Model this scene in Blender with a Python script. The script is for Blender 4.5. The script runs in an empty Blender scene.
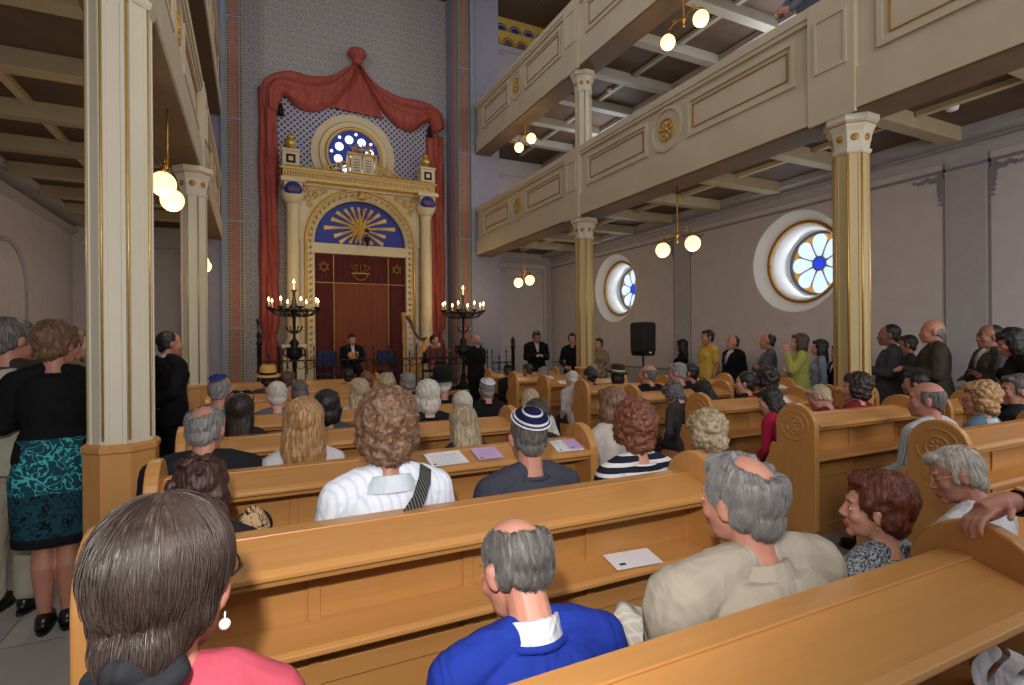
import bpy, bmesh, math, random
import numpy as np
from mathutils import Vector, Matrix, Euler, noise
random.seed(7)
PI = math.pi
SC = bpy.context.scene
COL = SC.collection
R = math.radians

# ------------------------------------------------------------ camera numbers (a real camera standing in the aisle)
FPX = 537.0; YAW = R(25.7); CAMZ = 1.62; ROLL = R(0.45); HOR = 340.0
def ray(u, v):
    du, dv = u - 512, v - HOR
    a = (du*math.cos(ROLL) - dv*math.sin(ROLL))/FPX
    b = (du*math.sin(ROLL) + dv*math.cos(ROLL))/FPX
    return a*math.cos(YAW) + math.sin(YAW), math.cos(YAW) - a*math.sin(YAW), -b
def at(u, v, Y):
    x, y, z = ray(u, v); t = Y/y
    return x*t, CAMZ + z*t
def atx(u, v, X):
    x, y, z = ray(u, v); t = X/x
    return y*t, CAMZ + z*t

# ------------------------------------------------------------ materials
def lin(c):
    return tuple(((x/255.0)/12.92 if x/255.0 <= 0.04045 else ((x/255.0+0.055)/1.055)**2.4) for x in c) + (1.0,)
class NT:
    def __init__(self, name):
        self.m = bpy.data.materials.new(name); self.m.use_nodes = True
        self.t = self.m.node_tree; self.n = self.t.nodes; self.l = self.t.links
        self.b = self.n['Principled BSDF']
    def node(self, kind, **kw):
        x = self.n.new(kind)
        for k, v in kw.items():
            if k.startswith('i_'):
                x.inputs[k[2:]].default_value = v
            elif k.startswith('n_'):
                x.inputs[int(k[2:])].default_value = v
            else:
                setattr(x, k, v)
        return x
    def link(self, a, b): self.l.new(a, b)
    def coord(self, scale=(1, 1, 1), rot=(0, 0, 0), kind='Object'):
        tc = self.node('ShaderNodeTexCoord'); mp = self.node('ShaderNodeMapping')
        mp.inputs['Scale'].default_value = scale; mp.inputs['Rotation'].default_value = rot
        self.link(tc.outputs[kind], mp.inputs['Vector'])
        return mp.outputs['Vector']
    def math(self, op, a, b=None, c=None):
        x = self.node('ShaderNodeMath', operation=op)
        for i, v in enumerate((a, b, c)):
            if v is None: continue
            if isinstance(v, (int, float)): x.inputs[i].default_value = v
            else: self.link(v, x.inputs[i])
        return x.outputs[0]
    def mix(self, f, a, b):
        x = self.node('ShaderNodeMix', data_type='RGBA')
        for sock, v in ((x.inputs[0], f), (x.inputs[6], a), (x.inputs[7], b)):
            if isinstance(v, (int, float)): sock.default_value = v
            elif isinstance(v, tuple): sock.default_value = v
            else: self.link(v, sock)
        return x.outputs[2]
    def bump(self, h, strength=.3, dist=.01):
        x = self.node('ShaderNodeBump'); x.inputs['Strength'].default_value = strength
        x.inputs['Distance'].default_value = dist
        self.link(h, x.inputs['Height']); self.link(x.outputs[0], self.b.inputs['Normal'])
    def col(self, c):
        if isinstance(c, tuple): self.b.inputs['Base Color'].default_value = c
        else: self.link(c, self.b.inputs['Base Color'])
    def rough(self, r): self.b.inputs['Roughness'].default_value = r

MATC = {}
def paint(name, c, c2=None, rough=.6, scale=6, metal=0, bump=0, bscale=60, stretch=(1, 1, 1), spec=None):
    """painted / plain surface with slight mottling"""
    key = ('p', name)
    if key in MATC: return MATC[key]
    t = NT(name)
    if c2 is None: c2 = tuple(x*.86 for x in c)
    v = t.coord(stretch)
    nz = t.node('ShaderNodeTexNoise'); nz.inputs['Scale'].default_value = scale; nz.inputs['Detail'].default_value = 5
    t.link(v, nz.inputs['Vector'])
    t.col(t.mix(nz.outputs['Fac'], lin(c2), lin(c)))
    t.rough(rough); t.b.inputs['Metallic'].default_value = metal
    if spec is not None: t.b.inputs['Specular IOR Level'].default_value = spec
    if bump:
        n2 = t.node('ShaderNodeTexNoise'); n2.inputs['Scale'].default_value = bscale; n2.inputs['Detail'].default_value = 4
        t.link(v, n2.inputs['Vector']); t.bump(n2.outputs['Fac'], bump, .01)
    MATC[key] = t.m; return t.m
def wood(name, c, c2, stretch=(.6, 9, 9), rough=.38):
    t = NT(name); v = t.coord(stretch)
    n = t.node('ShaderNodeTexNoise'); n.inputs['Scale'].default_value = 3.5; n.inputs['Detail'].default_value = 8; n.inputs['Roughness'].default_value = .6
    n.inputs['Distortion'].default_value = .4
    t.link(v, n.inputs['Vector'])
    t.col(t.mix(n.outputs['Fac'], lin(c2), lin(c))); t.rough(rough)
    t.bump(n.outputs['Fac'], .05, .003)
    return t.m
def emit(name, c, s):
    t = NT(name); t.col(lin(c)); t.b.inputs['Emission Color'].default_value = lin(c)
    t.b.inputs['Emission Strength'].default_value = s
    return t.m
def hairmat(c, c2, rough=.5, curl=False):
    key = ('h', c, c2, curl)
    if key in MATC: return MATC[key]
    t = NT('hair')
    v = t.coord((60, 60, 7) if not curl else (30, 30, 30))
    n = t.node('ShaderNodeTexNoise'); n.inputs['Scale'].default_value = 1.6; n.inputs['Detail'].default_value = 6
    n.inputs['Distortion'].default_value = .8 if curl else .3
    t.link(v, n.inputs['Vector'])
    rp = t.node('ShaderNodeValToRGB'); rp.color_ramp.elements[0].position = .33; rp.color_ramp.elements[1].position = .68
    rp.color_ramp.elements[0].color = lin(c2); rp.color_ramp.elements[1].color = lin(c)
    t.link(n.outputs['Fac'], rp.inputs[0]); t.col(rp.outputs[0]); t.rough(rough)
    t.bump(n.outputs['Fac'], .75, .006)
    MATC[key] = t.m; return t.m
def skinmat(c):
    key = ('s', c)
    if key in MATC: return MATC[key]
    t = NT('skin'); v = t.coord()
    n = t.node('ShaderNodeTexNoise'); n.inputs['Scale'].default_value = 9; n.inputs['Detail'].default_value = 6
    t.link(v, n.inputs['Vector'])
    t.col(t.mix(n.outputs['Fac'], lin((c[0]*.86, c[1]*.72, c[2]*.68)), lin(c))); t.rough(.5)
    t.b.inputs['Subsurface Weight'].default_value = 0.0
    n2 = t.node('ShaderNodeTexNoise'); n2.inputs['Scale'].default_value = 90; t.link(v, n2.inputs['Vector'])
    t.bump(n2.outputs['Fac'], .15, .004)
    MATC[key] = t.m; return t.m
def cloth(c, c2=None, kind='plain', scale=1.0, rough=.85, tops2=None):
    key = ('c', c, c2, kind, scale, tops2)
    if key in MATC: return MATC[key]
    t = NT('cloth_' + kind)
    v = t.coord()
    sep = t.node('ShaderNodeSeparateXYZ'); t.link(v, sep.inputs[0]); x, y, z = sep.outputs
    dark = lin(tuple(q*.8 for q in c))
    if kind == 'plain':
        n = t.node('ShaderNodeTexNoise'); n.inputs['Scale'].default_value = 5; t.link(v, n.inputs['Vector'])
        t.col(t.mix(n.outputs['Fac'], dark, lin(c)))
    elif kind == 'hstripe':      # bands round the body
        f = t.math('GREATER_THAN', t.math('SINE', t.math('MULTIPLY', z, 2*PI/(.045*scale))), .35)
        t.col(t.mix(f, lin(c), lin(c2)))
    elif kind == 'vstripe':
        f = t.math('GREATER_THAN', t.math('SINE', t.math('MULTIPLY', t.math('ADD', x, t.math('MULTIPLY', y, .9)), 2*PI/(.02*scale))), .55)
        t.col(t.mix(f, lin(c), lin(c2)))
    elif kind == 'check':
        f1 = t.math('GREATER_THAN', t.math('SINE', t.math('MULTIPLY', t.math('ADD', x, y), 2*PI/(.03*scale))), .8)
        f2 = t.math('GREATER_THAN', t.math('SINE', t.math('MULTIPLY', z, 2*PI/(.03*scale))), .8)
        t.col(t.mix(t.math('MAXIMUM', f1, f2), lin(c), lin(c2)))
    elif kind == 'tweed':
        n = t.node('ShaderNodeTexNoise'); n.inputs['Scale'].default_value = 130*scale; n.inputs['Detail'].default_value = 3; t.link(v, n.inputs['Vector'])
        rp = t.node('ShaderNodeValToRGB'); rp.color_ramp.elements[0].position = .44; rp.color_ramp.elements[1].position = .56
        rp.color_ramp.elements[0].color = lin(c2); rp.color_ramp.elements[1].color = lin(c)
        t.link(n.outputs['Fac'], rp.inputs[0]); t.col(rp.outputs[0])
    elif kind == 'damask':       # scrolling leafy pattern
        n = t.node('ShaderNodeTexNoise'); n.inputs['Scale'].default_value = 16*scale; n.inputs['Detail'].default_value = 1; n.inputs['Distortion'].default_value = 2.2; t.link(v, n.inputs['Vector'])
        f = t.math('LESS_THAN', t.math('ABSOLUTE', t.math('SUBTRACT', n.outputs['Fac'], .5)), .035)
        t.col(t.mix(f, lin(c), lin(c2)))
        if tops2: t.col(t.mix(f, lin(c), t.mix(t.math('GREATER_THAN', z, .80), lin(c2), lin(tops2))))
    n = t.node('ShaderNodeTexNoise'); n.inputs['Scale'].default_value = 7; n.inputs['Detail'].default_value = 3; n.inputs['Distortion'].default_value = .6
    t.link(t.coord((1, 1, .6)), n.inputs['Vector'])
    t.bump(n.outputs['Fac'], .75, .05)
    t.rough(rough); t.b.inputs['Specular IOR Level'].default_value = .2
    MATC[key] = t.m; return t.m

# ------------------------------------------------------------ mesh builder
class MB:
    def __init__(self): self.v = []; self.f = []; self.mi = []; self.sm = []
    def add(self, vs, fs, mi=0, smooth=False):
        b = len(self.v); self.v += [tuple(p) for p in vs]
        for f in fs:
            self.f.append([b+i for i in f]); self.mi.append(mi); self.sm.append(smooth)
        return self
    def box(self, x0, y0, z0, x1, y1, z1, mi=0):
        if x0 > x1: x0, x1 = x1, x0
        if y0 > y1: y0, y1 = y1, y0
        if z0 > z1: z0, z1 = z1, z0
        vs = [(x0,y0,z0),(x1,y0,z0),(x1,y1,z0),(x0,y1,z0),(x0,y0,z1),(x1,y0,z1),(x1,y1,z1),(x0,y1,z1)]
        return self.add(vs, [(0,3,2,1),(4,5,6,7),(0,1,5,4),(1,2,6,5),(2,3,7,6),(3,0,4,7)], mi)
    def extr(self, poly, axis, a0, a1, mi=0, smooth=False):
        """poly in the two other axes: axis x -> (y,z); y -> (x,z); z -> (x,y)"""
        def P(p, a):
            return (a, p[0], p[1]) if axis == 'x' else (p[0], a, p[1]) if axis == 'y' else (p[0], p[1], a)
        n = len(poly)
        vs = [P(p, a0) for p in poly] + [P(p, a1) for p in poly]
        fs = [(i, (i+1) % n, n+(i+1) % n, n+i) for i in range(n)]
        self.add(vs, fs, mi, smooth)
        self.add(vs, [tuple(range(n)), tuple(range(2*n-1, n-1, -1))], mi, False)
        return self
    def lathe(self, c, prof, n=24, axis='z', mi=0, smooth=True, ph=0.0):
        vs = []
        for r, h in prof:
            for k in range(n):
                a = 2*PI*k/n + ph; p, q = r*math.cos(a), r*math.sin(a)
                if axis == 'z': vs.append((c[0]+p, c[1]+q, c[2]+h))
                elif axis == 'x': vs.append((c[0]+h, c[1]+p, c[2]+q))
                else: vs.append((c[0]+p, c[1]+h, c[2]+q))
        fs = []
        m = len(prof)
        for i in range(m-1):
            for k in range(n):
                fs.append((i*n+k, i*n+(k+1) % n, (i+1)*n+(k+1) % n, (i+1)*n+k))
        self.add(vs, fs, mi, smooth)
        b = len(self.v) - len(vs)
        if prof[0][0] > 1e-4: self.f.append([b+k for k in range(n)][::-1]); self.mi.append(mi); self.sm.append(False)
        if prof[-1][0] > 1e-4: self.f.append([b+(m-1)*n+k for k in range(n)]); self.mi.append(mi); self.sm.append(False)
        return self
    def ring(self, c, r0, r1, h0, h1, n=40, axis='x', mi=0):
        """annulus with thickness"""
        prof = [(r0, h0), (r1, h0), (r1, h1), (r0, h1), (r0, h0)]
        vs = []
        for r, h in prof[:4]:
            for k in range(n):
                a = 2*PI*k/n; p, q = r*math.cos(a), r*math.sin(a)
                if axis == 'z': vs.append((c[0]+p, c[1]+q, c[2]+h))
                elif axis == 'x': vs.append((c[0]+h, c[1]+p, c[2]+q))
                else: vs.append((c[0]+p, c[1]+h, c[2]+q))
        fs = [(i*n+k, i*n+(k+1) % n, ((i+1) % 4)*n+(k+1) % n, ((i+1) % 4)*n+k) for i in range(4) for k in range(n)]
        return self.add(vs, fs, mi, False)
    def torus(self, c, Rr, r, n=40, m=10, axis='x', mi=0, a0=0, a1=2*PI):
        pts = []
        for k in range(n+1):
            a = a0 + (a1-a0)*k/n; p, q = Rr*math.cos(a), Rr*math.sin(a)
            pts.append((c[0], c[1]+p, c[2]+q) if axis == 'x' else (c[0]+p, c[1], c[2]+q) if axis == 'y' else (c[0]+p, c[1]+q, c[2]))
        return self.tube(pts, r, m, mi)
    def tube(self, pts, r, n=8, mi=0, caps=True):
        P = [Vector(p) for p in pts]; m = len(P)
        rr = r if isinstance(r, (list, tuple)) else [r]*m
        vs = []; up = None
        for i in range(m):
            d = (P[min(i+1, m-1)] - P[max(i-1, 0)])
            d = d.normalized() if d.length > 1e-9 else Vector((0, 0, 1))
            if up is None:
                up = Vector((0, 0, 1)) if abs(d.z) < .9 else Vector((1, 0, 0))
            s = d.cross(up)
            if s.length < 1e-6: s = d.orthogonal()
            s.normalize(); up = s.cross(d).normalized()
            for k in range(n):
                a = 2*PI*k/n
                vs.append(P[i] + (s*math.cos(a) + up*math.sin(a))*rr[i])
        fs = [(i*n+k, i*n+(k+1) % n, (i+1)*n+(k+1) % n, (i+1)*n+k) for i in range(m-1) for k in range(n)]
        if caps: fs += [tuple(range(n))[::-1], tuple((m-1)*n+k for k in range(n))]
        return self.add(vs, fs, mi, True)
    def ell(self, c, r, rot=None, nu=16, nv=10, mi=0):
        vs = []
        for i in range(nv+1):
            th = PI*i/nv
            for k in range(nu):
                a = 2*PI*k/nu
                p = Vector((r[0]*math.sin(th)*math.cos(a), r[1]*math.sin(th)*math.sin(a), r[2]*math.cos(th)))
                if rot: p.rotate(rot)
                vs.append(p + Vector(c))
        fs = [(i*nu+k, (i+1)*nu+k, (i+1)*nu+(k+1) % nu, i*nu+(k+1) % nu) for i in range(nv) for k in range(nu)]
        return self.add(vs, fs, mi, True)
    def strip(self, A, B, mi=0, smooth=True, close=False):
        n = len(A); vs = list(A)+list(B)
        rng = range(n if close else n-1)
        return self.add(vs, [(i, (i+1) % n, n+(i+1) % n, n+i) for i in rng], mi, smooth)
    def mesh(self, name):
        me = bpy.data.meshes.new(name)
        me.from_pydata([tuple(p) for p in self.v], [], self.f)
        me.polygons.foreach_set('material_index', self.mi)
        me.polygons.foreach_set('use_smooth', self.sm)
        me.validate(); me.update()
        return me
    def build(self, name, mats, parent=None, bevel=0, loc=None, fix=True):
        me = self.mesh(name)
        if fix:
            bm = bmesh.new(); bm.from_mesh(me)
            bmesh.ops.remove_doubles(bm, verts=bm.verts, dist=1e-5)
            bmesh.ops.recalc_face_normals(bm, faces=bm.faces); bm.to_mesh(me); bm.free()
        for m in (mats if isinstance(mats, (list, tuple)) else [mats]): me.materials.append(m)
        o = bpy.data.objects.new(name, me); COL.objects.link(o)
        if loc: o.location = loc
        if parent: o.parent = parent
        if bevel:
            b = o.modifiers.new('bevel', 'BEVEL'); b.width = bevel; b.segments = 2; b.limit_method = 'ANGLE'; b.angle_limit = R(40)
        return o
def tag(o, label=None, cat=None, group=None, kind=None):
    if label: o['label'] = label
    if cat: o['category'] = cat
    if group: o['group'] = group
    if kind: o['kind'] = kind
    return o
def thing(name, loc=(0, 0, 0), rz=0.0, label=None, cat=None, group=None, sc=1.0):
    o = bpy.data.objects.new(name, None); COL.objects.link(o); o.empty_display_size = .1
    o.location = loc; o.rotation_euler = (0, 0, rz); o.scale = (sc, sc, sc)
    return tag(o, label, cat, group)
def struct(o, label=None): return tag(o, label, None, None, 'structure')
def dup(o, loc=None, rz=None, label=None, group=None):
    r = o.copy(); COL.objects.link(r)
    for ch in [c for c in bpy.data.objects if c.parent == o]:
        c2 = ch.copy(); COL.objects.link(c2); c2.parent = r
        for g in [c for c in bpy.data.objects if c.parent == ch]:
            g2 = g.copy(); COL.objects.link(g2); g2.parent = c2
    if loc is not None: r.location = loc
    if rz is not None: r.rotation_euler = (0, 0, rz)
    if label: r['label'] = label
    if group: r['group'] = group
    return r
FLASH, TOPL, BACKL, WORLD, EXPO = 125, 75, 190, .28, .37

# ------------------------------------------------------------ palette
M = {}
M['honey'] = wood('honey_wood', (198, 144, 84), (176, 122, 64))
M['honey_v'] = wood('honey_wood_upright', (198, 144, 84), (176, 122, 64), (9, 9, .7))
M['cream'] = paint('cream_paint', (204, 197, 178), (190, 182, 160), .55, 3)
M['cream_shaded'] = paint('shaded_cream_paint', (190, 170, 126), (172, 150, 104), .5, 3)  # cream made darker and yellower: gallery shade painted into the right shafts
M['stone'] = paint('stone_paint', (206, 193, 168), (182, 167, 140), .6, 2.2, stretch=(1, 1, 1), bump=.1)
M['sungold'] = paint('bright_gilding', (240, 204, 112), (206, 158, 70), .35, 14, metal=.15)
M['gold'] = paint('gold_leaf', (222, 184, 98), (186, 142, 60), .32, 30, metal=.55)
M['goldpaint'] = paint('gold_paint', (190, 140, 60), (140, 96, 36), .45, 22, metal=.35)
M['dwood'] = paint('dark_ceiling_wood', (104, 82, 62), (72, 54, 40), .7, 4, stretch=(1, 1, 1))
M['beam'] = paint('beam_paint', (176, 170, 158), (152, 144, 130), .6, 4)
M['batten'] = paint('batten_paint', (200, 182, 146), (184, 162, 124), .6, 5)
M['beamlow'] = paint('cream_beam_paint', (176, 160, 130), (156, 138, 106), .6, 4)
M['soffit_shade'] = paint('soffit_shade_paint', (124, 98, 70), (100, 78, 54), .7, 4)  # brown that paints in the shade below the architraves
M['plaster'] = paint('lilac_plaster', (200, 192, 194), (180, 172, 174), .85, 5, bump=.12)
M['band'] = paint('grey_band_paint', (174, 170, 174), (158, 154, 158), .8, 8)
M['bandline'] = paint('dark_line_paint', (134, 131, 137), (118, 115, 121), .8, 8)
M['white'] = paint('white_reveal', (226, 226, 224), (214, 212, 210), .7, 5)
M['black'] = paint('black_plastic', (16, 16, 18), (10, 10, 12), .45, 8)
M['iron'] = paint('black_iron', (34, 34, 34), (20, 20, 20), .45, 20, metal=.6)
M['brass'] = paint('brass', (190, 150, 70), (150, 108, 44), .3, 20, metal=.95)
M['marble'] = paint('ark_cream', (222, 206, 168), (200, 182, 142), .5, 4)
M['blue'] = paint('cobalt_paint', (28, 52, 160), (20, 36, 128), .5, 6)
M['navy'] = paint('blue_cushion', (28, 46, 96), (20, 34, 74), .8, 6)
M['velvet'] = paint('dark_red_velvet', (92, 30, 26), (70, 20, 18), .85, 8)
M['curtain'] = paint('brown_red_curtain', (132, 70, 44), (108, 54, 32), .85, 5, stretch=(4, 4, .4))
M['paper'] = paint('paper', (232, 232, 236), (224, 224, 230), .8, 10)
M['lilac'] = paint('lilac_paper', (200, 170, 214), (190, 160, 206), .8, 10)
M['tile'] = None

def drape_mat():
    t = NT('red_drape'); v = t.coord((5, 5, 1.0))
    n = t.node('ShaderNodeTexNoise'); n.inputs['Scale'].default_value = 2.4; n.inputs['Detail'].default_value = 6
    t.link(v, n.inputs['Vector'])
    t.col(t.mix(n.outputs['Fac'], lin((116, 42, 34)), lin((196, 96, 80)))); t.rough(.75); t.bump(n.outputs['Fac'], .4, .03)
    return t.m
M['drape'] = drape_mat()

def floor_mat():
    t = NT('stone_tiles'); v = t.coord((1.6, 1.6, 1.6))
    br = t.node('ShaderNodeTexBrick'); t.link(v, br.inputs['Vector'])
    br.offset = 0; br.inputs['Scale'].default_value = 1; br.inputs['Brick Width'].default_value = 1; br.inputs['Row Height'].default_value = 1
    br.inputs['Mortar Size'].default_value = .008; br.inputs['Color1'].default_value = lin((170, 168, 162)); br.inputs['Color2'].default_value = lin((158, 157, 152)); br.inputs['Mortar'].default_value = lin((104, 102, 98))
    n = t.node('ShaderNodeTexNoise'); n.inputs['Scale'].default_value = 6; n.inputs['Detail'].default_value = 6; t.link(v, n.inputs['Vector'])
    t.col(t.mix(t.math('MULTIPLY', n.outputs['Fac'], .35), br.outputs['Color'], lin((112, 108, 104)))); t.rough(.45)
    return t.m
M['tile'] = floor_mat()

def cell(t, px, pz, rot=0, ax='xz', off=True):
    """returns (fx,fz) centred cell coordinates of a staggered grid"""
    v = t.coord((1, 1, 1), (0, rot, 0)); sep = t.node('ShaderNodeSeparateXYZ'); t.link(v, sep.inputs[0])
    x = sep.outputs[0] if ax[0] == 'x' else sep.outputs[1]; z = sep.outputs[2]
    z = t.math('DIVIDE', z, pz); x = t.math('DIVIDE', x, px)
    if off:
        row = t.math('FLOOR', z); x = t.math('ADD', x, t.math('MULTIPLY', t.math('MODULO', row, 2), .5))
    fx = t.math('SUBTRACT', t.math('FRACT', t.math('ADD', x, 100)), .5); fz = t.math('SUBTRACT', t.math('FRACT', t.math('ADD', z, 100)), .5)
    return fx, fz
def dist(t, fx, fz): return t.math('SQRT', t.math('ADD', t.math('MULTIPLY', fx, fx), t.math('MULTIPLY', fz, fz)))
def circles_mat():
    t = NT('stencilled_grey_wall'); fx, fz = cell(t, .21, .17); d = dist(t, fx, fz)
    ring = t.math('LESS_THAN', t.math('ABSOLUTE', t.math('SUBTRACT', d, .30)), .055)
    dot = t.math('LESS_THAN', d, .10)
    f2x, f2z = cell(t, .0525, .0425); d2 = t.math('LESS_THAN', dist(t, f2x, f2z), .16)
    c = t.mix(t.math('MULTIPLY', d2, t.math('GREATER_THAN', d, .38)), lin((166, 160, 158)), lin((180, 158, 140)))
    c = t.mix(ring, c, lin((136, 136, 144))); c = t.mix(dot, c, lin((176, 156, 142)))
    t.col(c); t.rough(.85); return t.m
M['circles'] = circles_mat()
def lattice_mat():
    t = NT('blue_white_lattice_paint'); fx, fz = cell(t, .10, .10, R(45), off=False)
    f = t.math('MULTIPLY', t.math('LESS_THAN', t.math('ABSOLUTE', fx), .28), t.math('LESS_THAN', t.math('ABSOLUTE', fz), .28))
    t.col(t.mix(f, lin((176, 170, 178)), lin((62, 66, 112)))); t.rough(.8); return t.m
M['lattice'] = lattice_mat()
def border_mat():
    t = NT('green_patterned_border'); fx, fz = cell(t, .06, .06, off=False)
    f = t.math('MULTIPLY', t.math('LESS_THAN', t.math('ABSOLUTE', fx), .33), t.math('LESS_THAN', t.math('ABSOLUTE', fz), .33))
    t.col(t.mix(f, lin((150, 140, 116)), lin((66, 84, 62)))); t.rough(.8); return t.m
M['border'] = border_mat()
def pinkrose():
    t = NT('pink_mottled_paint'); v = t.coord()
    n = t.node('ShaderNodeTexNoise'); n.inputs['Scale'].default_value = 22; n.inputs['Detail'].default_value = 3; t.link(v, n.inputs['Vector'])
    t.col(t.mix(n.outputs['Fac'], lin((120, 76, 70)), lin((172, 118, 110)))); t.rough(.8); return t.m
M['pink'] = pinkrose()
M['salmon'] = paint('salmon_paint', (188, 142, 130), (168, 120, 112), .8, 4)
M['bluegrey'] = paint('blue_grey_paint', (140, 142, 158), (126, 128, 146), .8, 6)
def frieze_mat():
    """scallops: blue upper half moons over brown ones on gold"""
    t = NT('gold_scallop_frieze'); v = t.coord(); sep = t.node('ShaderNodeSeparateXYZ'); t.link(v, sep.inputs[0])
    zz = t.math('DIVIDE', t.math('SUBTRACT', sep.outputs[2], 10.05), .375); xx = t.math('ADD', sep.outputs[0], sep.outputs[1])
    row = t.math('FLOOR', zz); fx = t.math('SUBTRACT', t.math('FRACT', t.math('ADD', t.math('DIVIDE', xx, .44), t.math('MULTIPLY', row, .5))), .5)
    fz = t.math('MULTIPLY', t.math('FRACT', zz), .85); d = dist(t, fx, fz)
    c = t.mix(t.math('GREATER_THAN', row, .5), lin((110, 84, 60)), lin((36, 54, 130)))
    c = t.mix(t.math('LESS_THAN', t.math('ABSOLUTE', t.math('SUBTRACT', d, .35)), .03), c, lin((206, 168, 84)))
    c = t.mix(t.math('GREATER_THAN', d, .46), c, lin((214, 178, 84)))
    t.col(c); t.rough(.6); return t.m
M['frieze'] = frieze_mat()
def plainwood_mat():
    t = NT('ceiling_boards'); v = t.coord((1, 1, 1)); sep = t.node('ShaderNodeSeparateXYZ'); t.link(v, sep.inputs[0])
    f = t.math('LESS_THAN', t.math('FRACT', t.math('ADD', t.math('DIVIDE', sep.outputs[0], .14), 50)), .06)
    n = t.node('ShaderNodeTexNoise'); n.inputs['Scale'].default_value = 4; n.inputs['Detail'].default_value = 6; t.link(t.coord((3, .4, 1)), n.inputs['Vector'])
    c = t.mix(n.outputs['Fac'], lin((74, 58, 44)), lin((112, 90, 68))); t.col(t.mix(f, c, lin((50, 38, 28)))); t.rough(.7); return t.m
M['boards'] = plainwood_mat()

# ------------------------------------------------------------ setting
XW_R, XW_L, YF, YB = 8.0, -3.35, 13.9, -3.0
GX_R, GX_L = 5.25, -0.60           # gallery faces
CEIL = 10.8
ob = MB().box(XW_L-.4, YB, -.2, XW_R+.9, YF+.6, 0).build('floor', M['tile']); struct(ob)
ob = MB().box(XW_L-.4, YB, CEIL, XW_R+.6, YF+.6, CEIL+.2).build('ceiling', M['boards']); struct(ob)

def wall_holes(cy_list, cz, r, y0, y1, z0, z1, X, name, n=48):
    mb = MB(); h = 1.0; ys = sorted(cy_list)
    def q(a0, b0, a1, b1): mb.add([(X, a0, b0), (X, a1, b0), (X, a1, b1), (X, a0, b1)], [(0, 1, 2, 3)])
    prev = y0
    for cy in ys:
        q(prev, z0, cy-h, z1); q(cy-h, z0, cy+h, cz-h); q(cy-h, cz+h, cy+h, z1); prev = cy+h
        A = []; B = []
        for k in range(n):
            a = 2*PI*k/n; c_, s_ = math.cos(a), math.sin(a); m = max(abs(c_), abs(s_))
            A.append((X, cy+r*c_, cz+r*s_)); B.append((X, cy+h*c_/m, cz+h*s_/m))
        mb.strip(A, B, 0, False, True)
    q(prev, z0, y1, z1)
    return mb
WY = [1.0, 5.9, 10.8]; WZ = 2.87
wr = wall_holes(WY, WZ, .83, YB, YF, 0, CEIL, XW_R, 'wall_right').build('wall_right', M['plaster']); struct(wr)
ob = MB().box(XW_L-.2, YB, 0, XW_L, YF, CEIL).build('wall_left', M['plaster']); struct(ob)
ob = MB().box(XW_L-.2, YF, 0, XW_R+.6, YF+.2, CEIL).build('wall_front', M['plaster']); struct(ob)
bd = MB()                                   # painted grey bands and dark lines on the side walls, 3 mm proud
for yb in (-1.35, 3.56, 8.48):
    bd.box(XW_R-.004, yb-.20, .0, XW_R, yb+.20, 3.9, 0)
    for e in (-.235, .235): bd.box(XW_R-.006, yb+e-.013, 0, XW_R, yb+e+.013, 3.85, 1)
    bd.box(XW_L, yb-.20, 0, XW_L+.004, yb+.20, 3.9, 0)
bd.box(XW_R-.006, YB, 3.72, XW_R, YF, 3.76, 1)
bd.box(XW_R-.005, YB, .95, XW_R, YF, .99, 1); bd.box(XW_R-.005, YB, 0, XW_R-.001, YF, .95, 0)
for (yb, s) in [(y+e, q) for y in (3.56, 8.48) for e, q in ((-.25, -1), (.25, 1))]:    # scroll corners
    for k in range(7):
        bd.lathe((XW_R-.006-.0007*k, yb+s*(.03+.05*k), 3.68-.035*abs(math.sin(k))), [(.045-.004*k, 0), (.045-.004*k, .0065)], 10, 'x', 1)
    for k in range(6):
        bd.lathe((XW_R-.0063-.0007*k, yb+s*.02, 3.62-.06*k), [(.05-.006*k, 0), (.05-.006*k, .0063)], 10, 'x', 1)
tag(bd.build('trim_1', [M['band'], M['bandline']]), kind='structure')
cn = MB()
for X, s in ((XW_R, -1), (XW_L, 1)):
    cn.extr([(X, 3.84), (X+s*.10, 3.92), (X+s*.10, 3.96), (X, 3.99)], 'y', YB, YF)
cn.box(GX_R+.2, YF-.1, 3.84, XW_R, YF, 3.98)
struct(cn.build('trim_2', M['band']))

# front wall: grey panel with bands, pink pilasters
Yp = YF
fw = MB()
fw.box(-.16, Yp-.02, .4, 4.75, Yp, CEIL, 0)
fw.build('wall_front_stencil', M['circles']); bpy.data.objects['wall_front_stencil'].name = 'wall_panel'
struct(bpy.data.objects['wall_panel'])
pl = MB()
for (x0, s, xe) in ((-.16, -1, -1.25), (4.75, 1, 5.92)):
    pl.box(x0, 13.0, .0, xe, YF, CEIL, 4)                            # chancel pier
    pl.box(x0-s*.012, 13.12, .4, x0, 13.30, CEIL, 1); pl.box(x0-s*.008, 13.42, .4, x0, 13.70, CEIL, 0)
    pl.box(x0+s*.02, 12.97, .0, x0+s*.10, 13.0, CEIL, 2)
    pl.box(x0+s*.10, 12.98, .0, x0+s*.26, 13.0, CEIL, 3)
    pl.box(x0+s*.26, 12.97, .0, x0+s*.34, 13.0, CEIL, 2)
    pl.box(x0+s*.34, 12.93, 0, x0+s*.44, 13.0, CEIL, 0)
    for zz in (1.9, 4.2, 6.4, 8.6): pl.box(x0+s*.02, 12.96, zz, x0+s*.34, 12.97, zz+.04, 0)
struct(pl.build('trim_3', [M['bluegrey'], M['salmon'], M['border'], M['pink'], paint('lilac_paint', (150, 146, 160), None, .8)]))
fr = MB()
fr.box(5.94, YF-.06, CEIL-.75, XW_R, YF, CEIL, 0); fr.box(XW_R-.06, YB, CEIL-.75, XW_R, YF-.06, CEIL, 0)
struct(fr.build('trim_4', M['frieze']))
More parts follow.
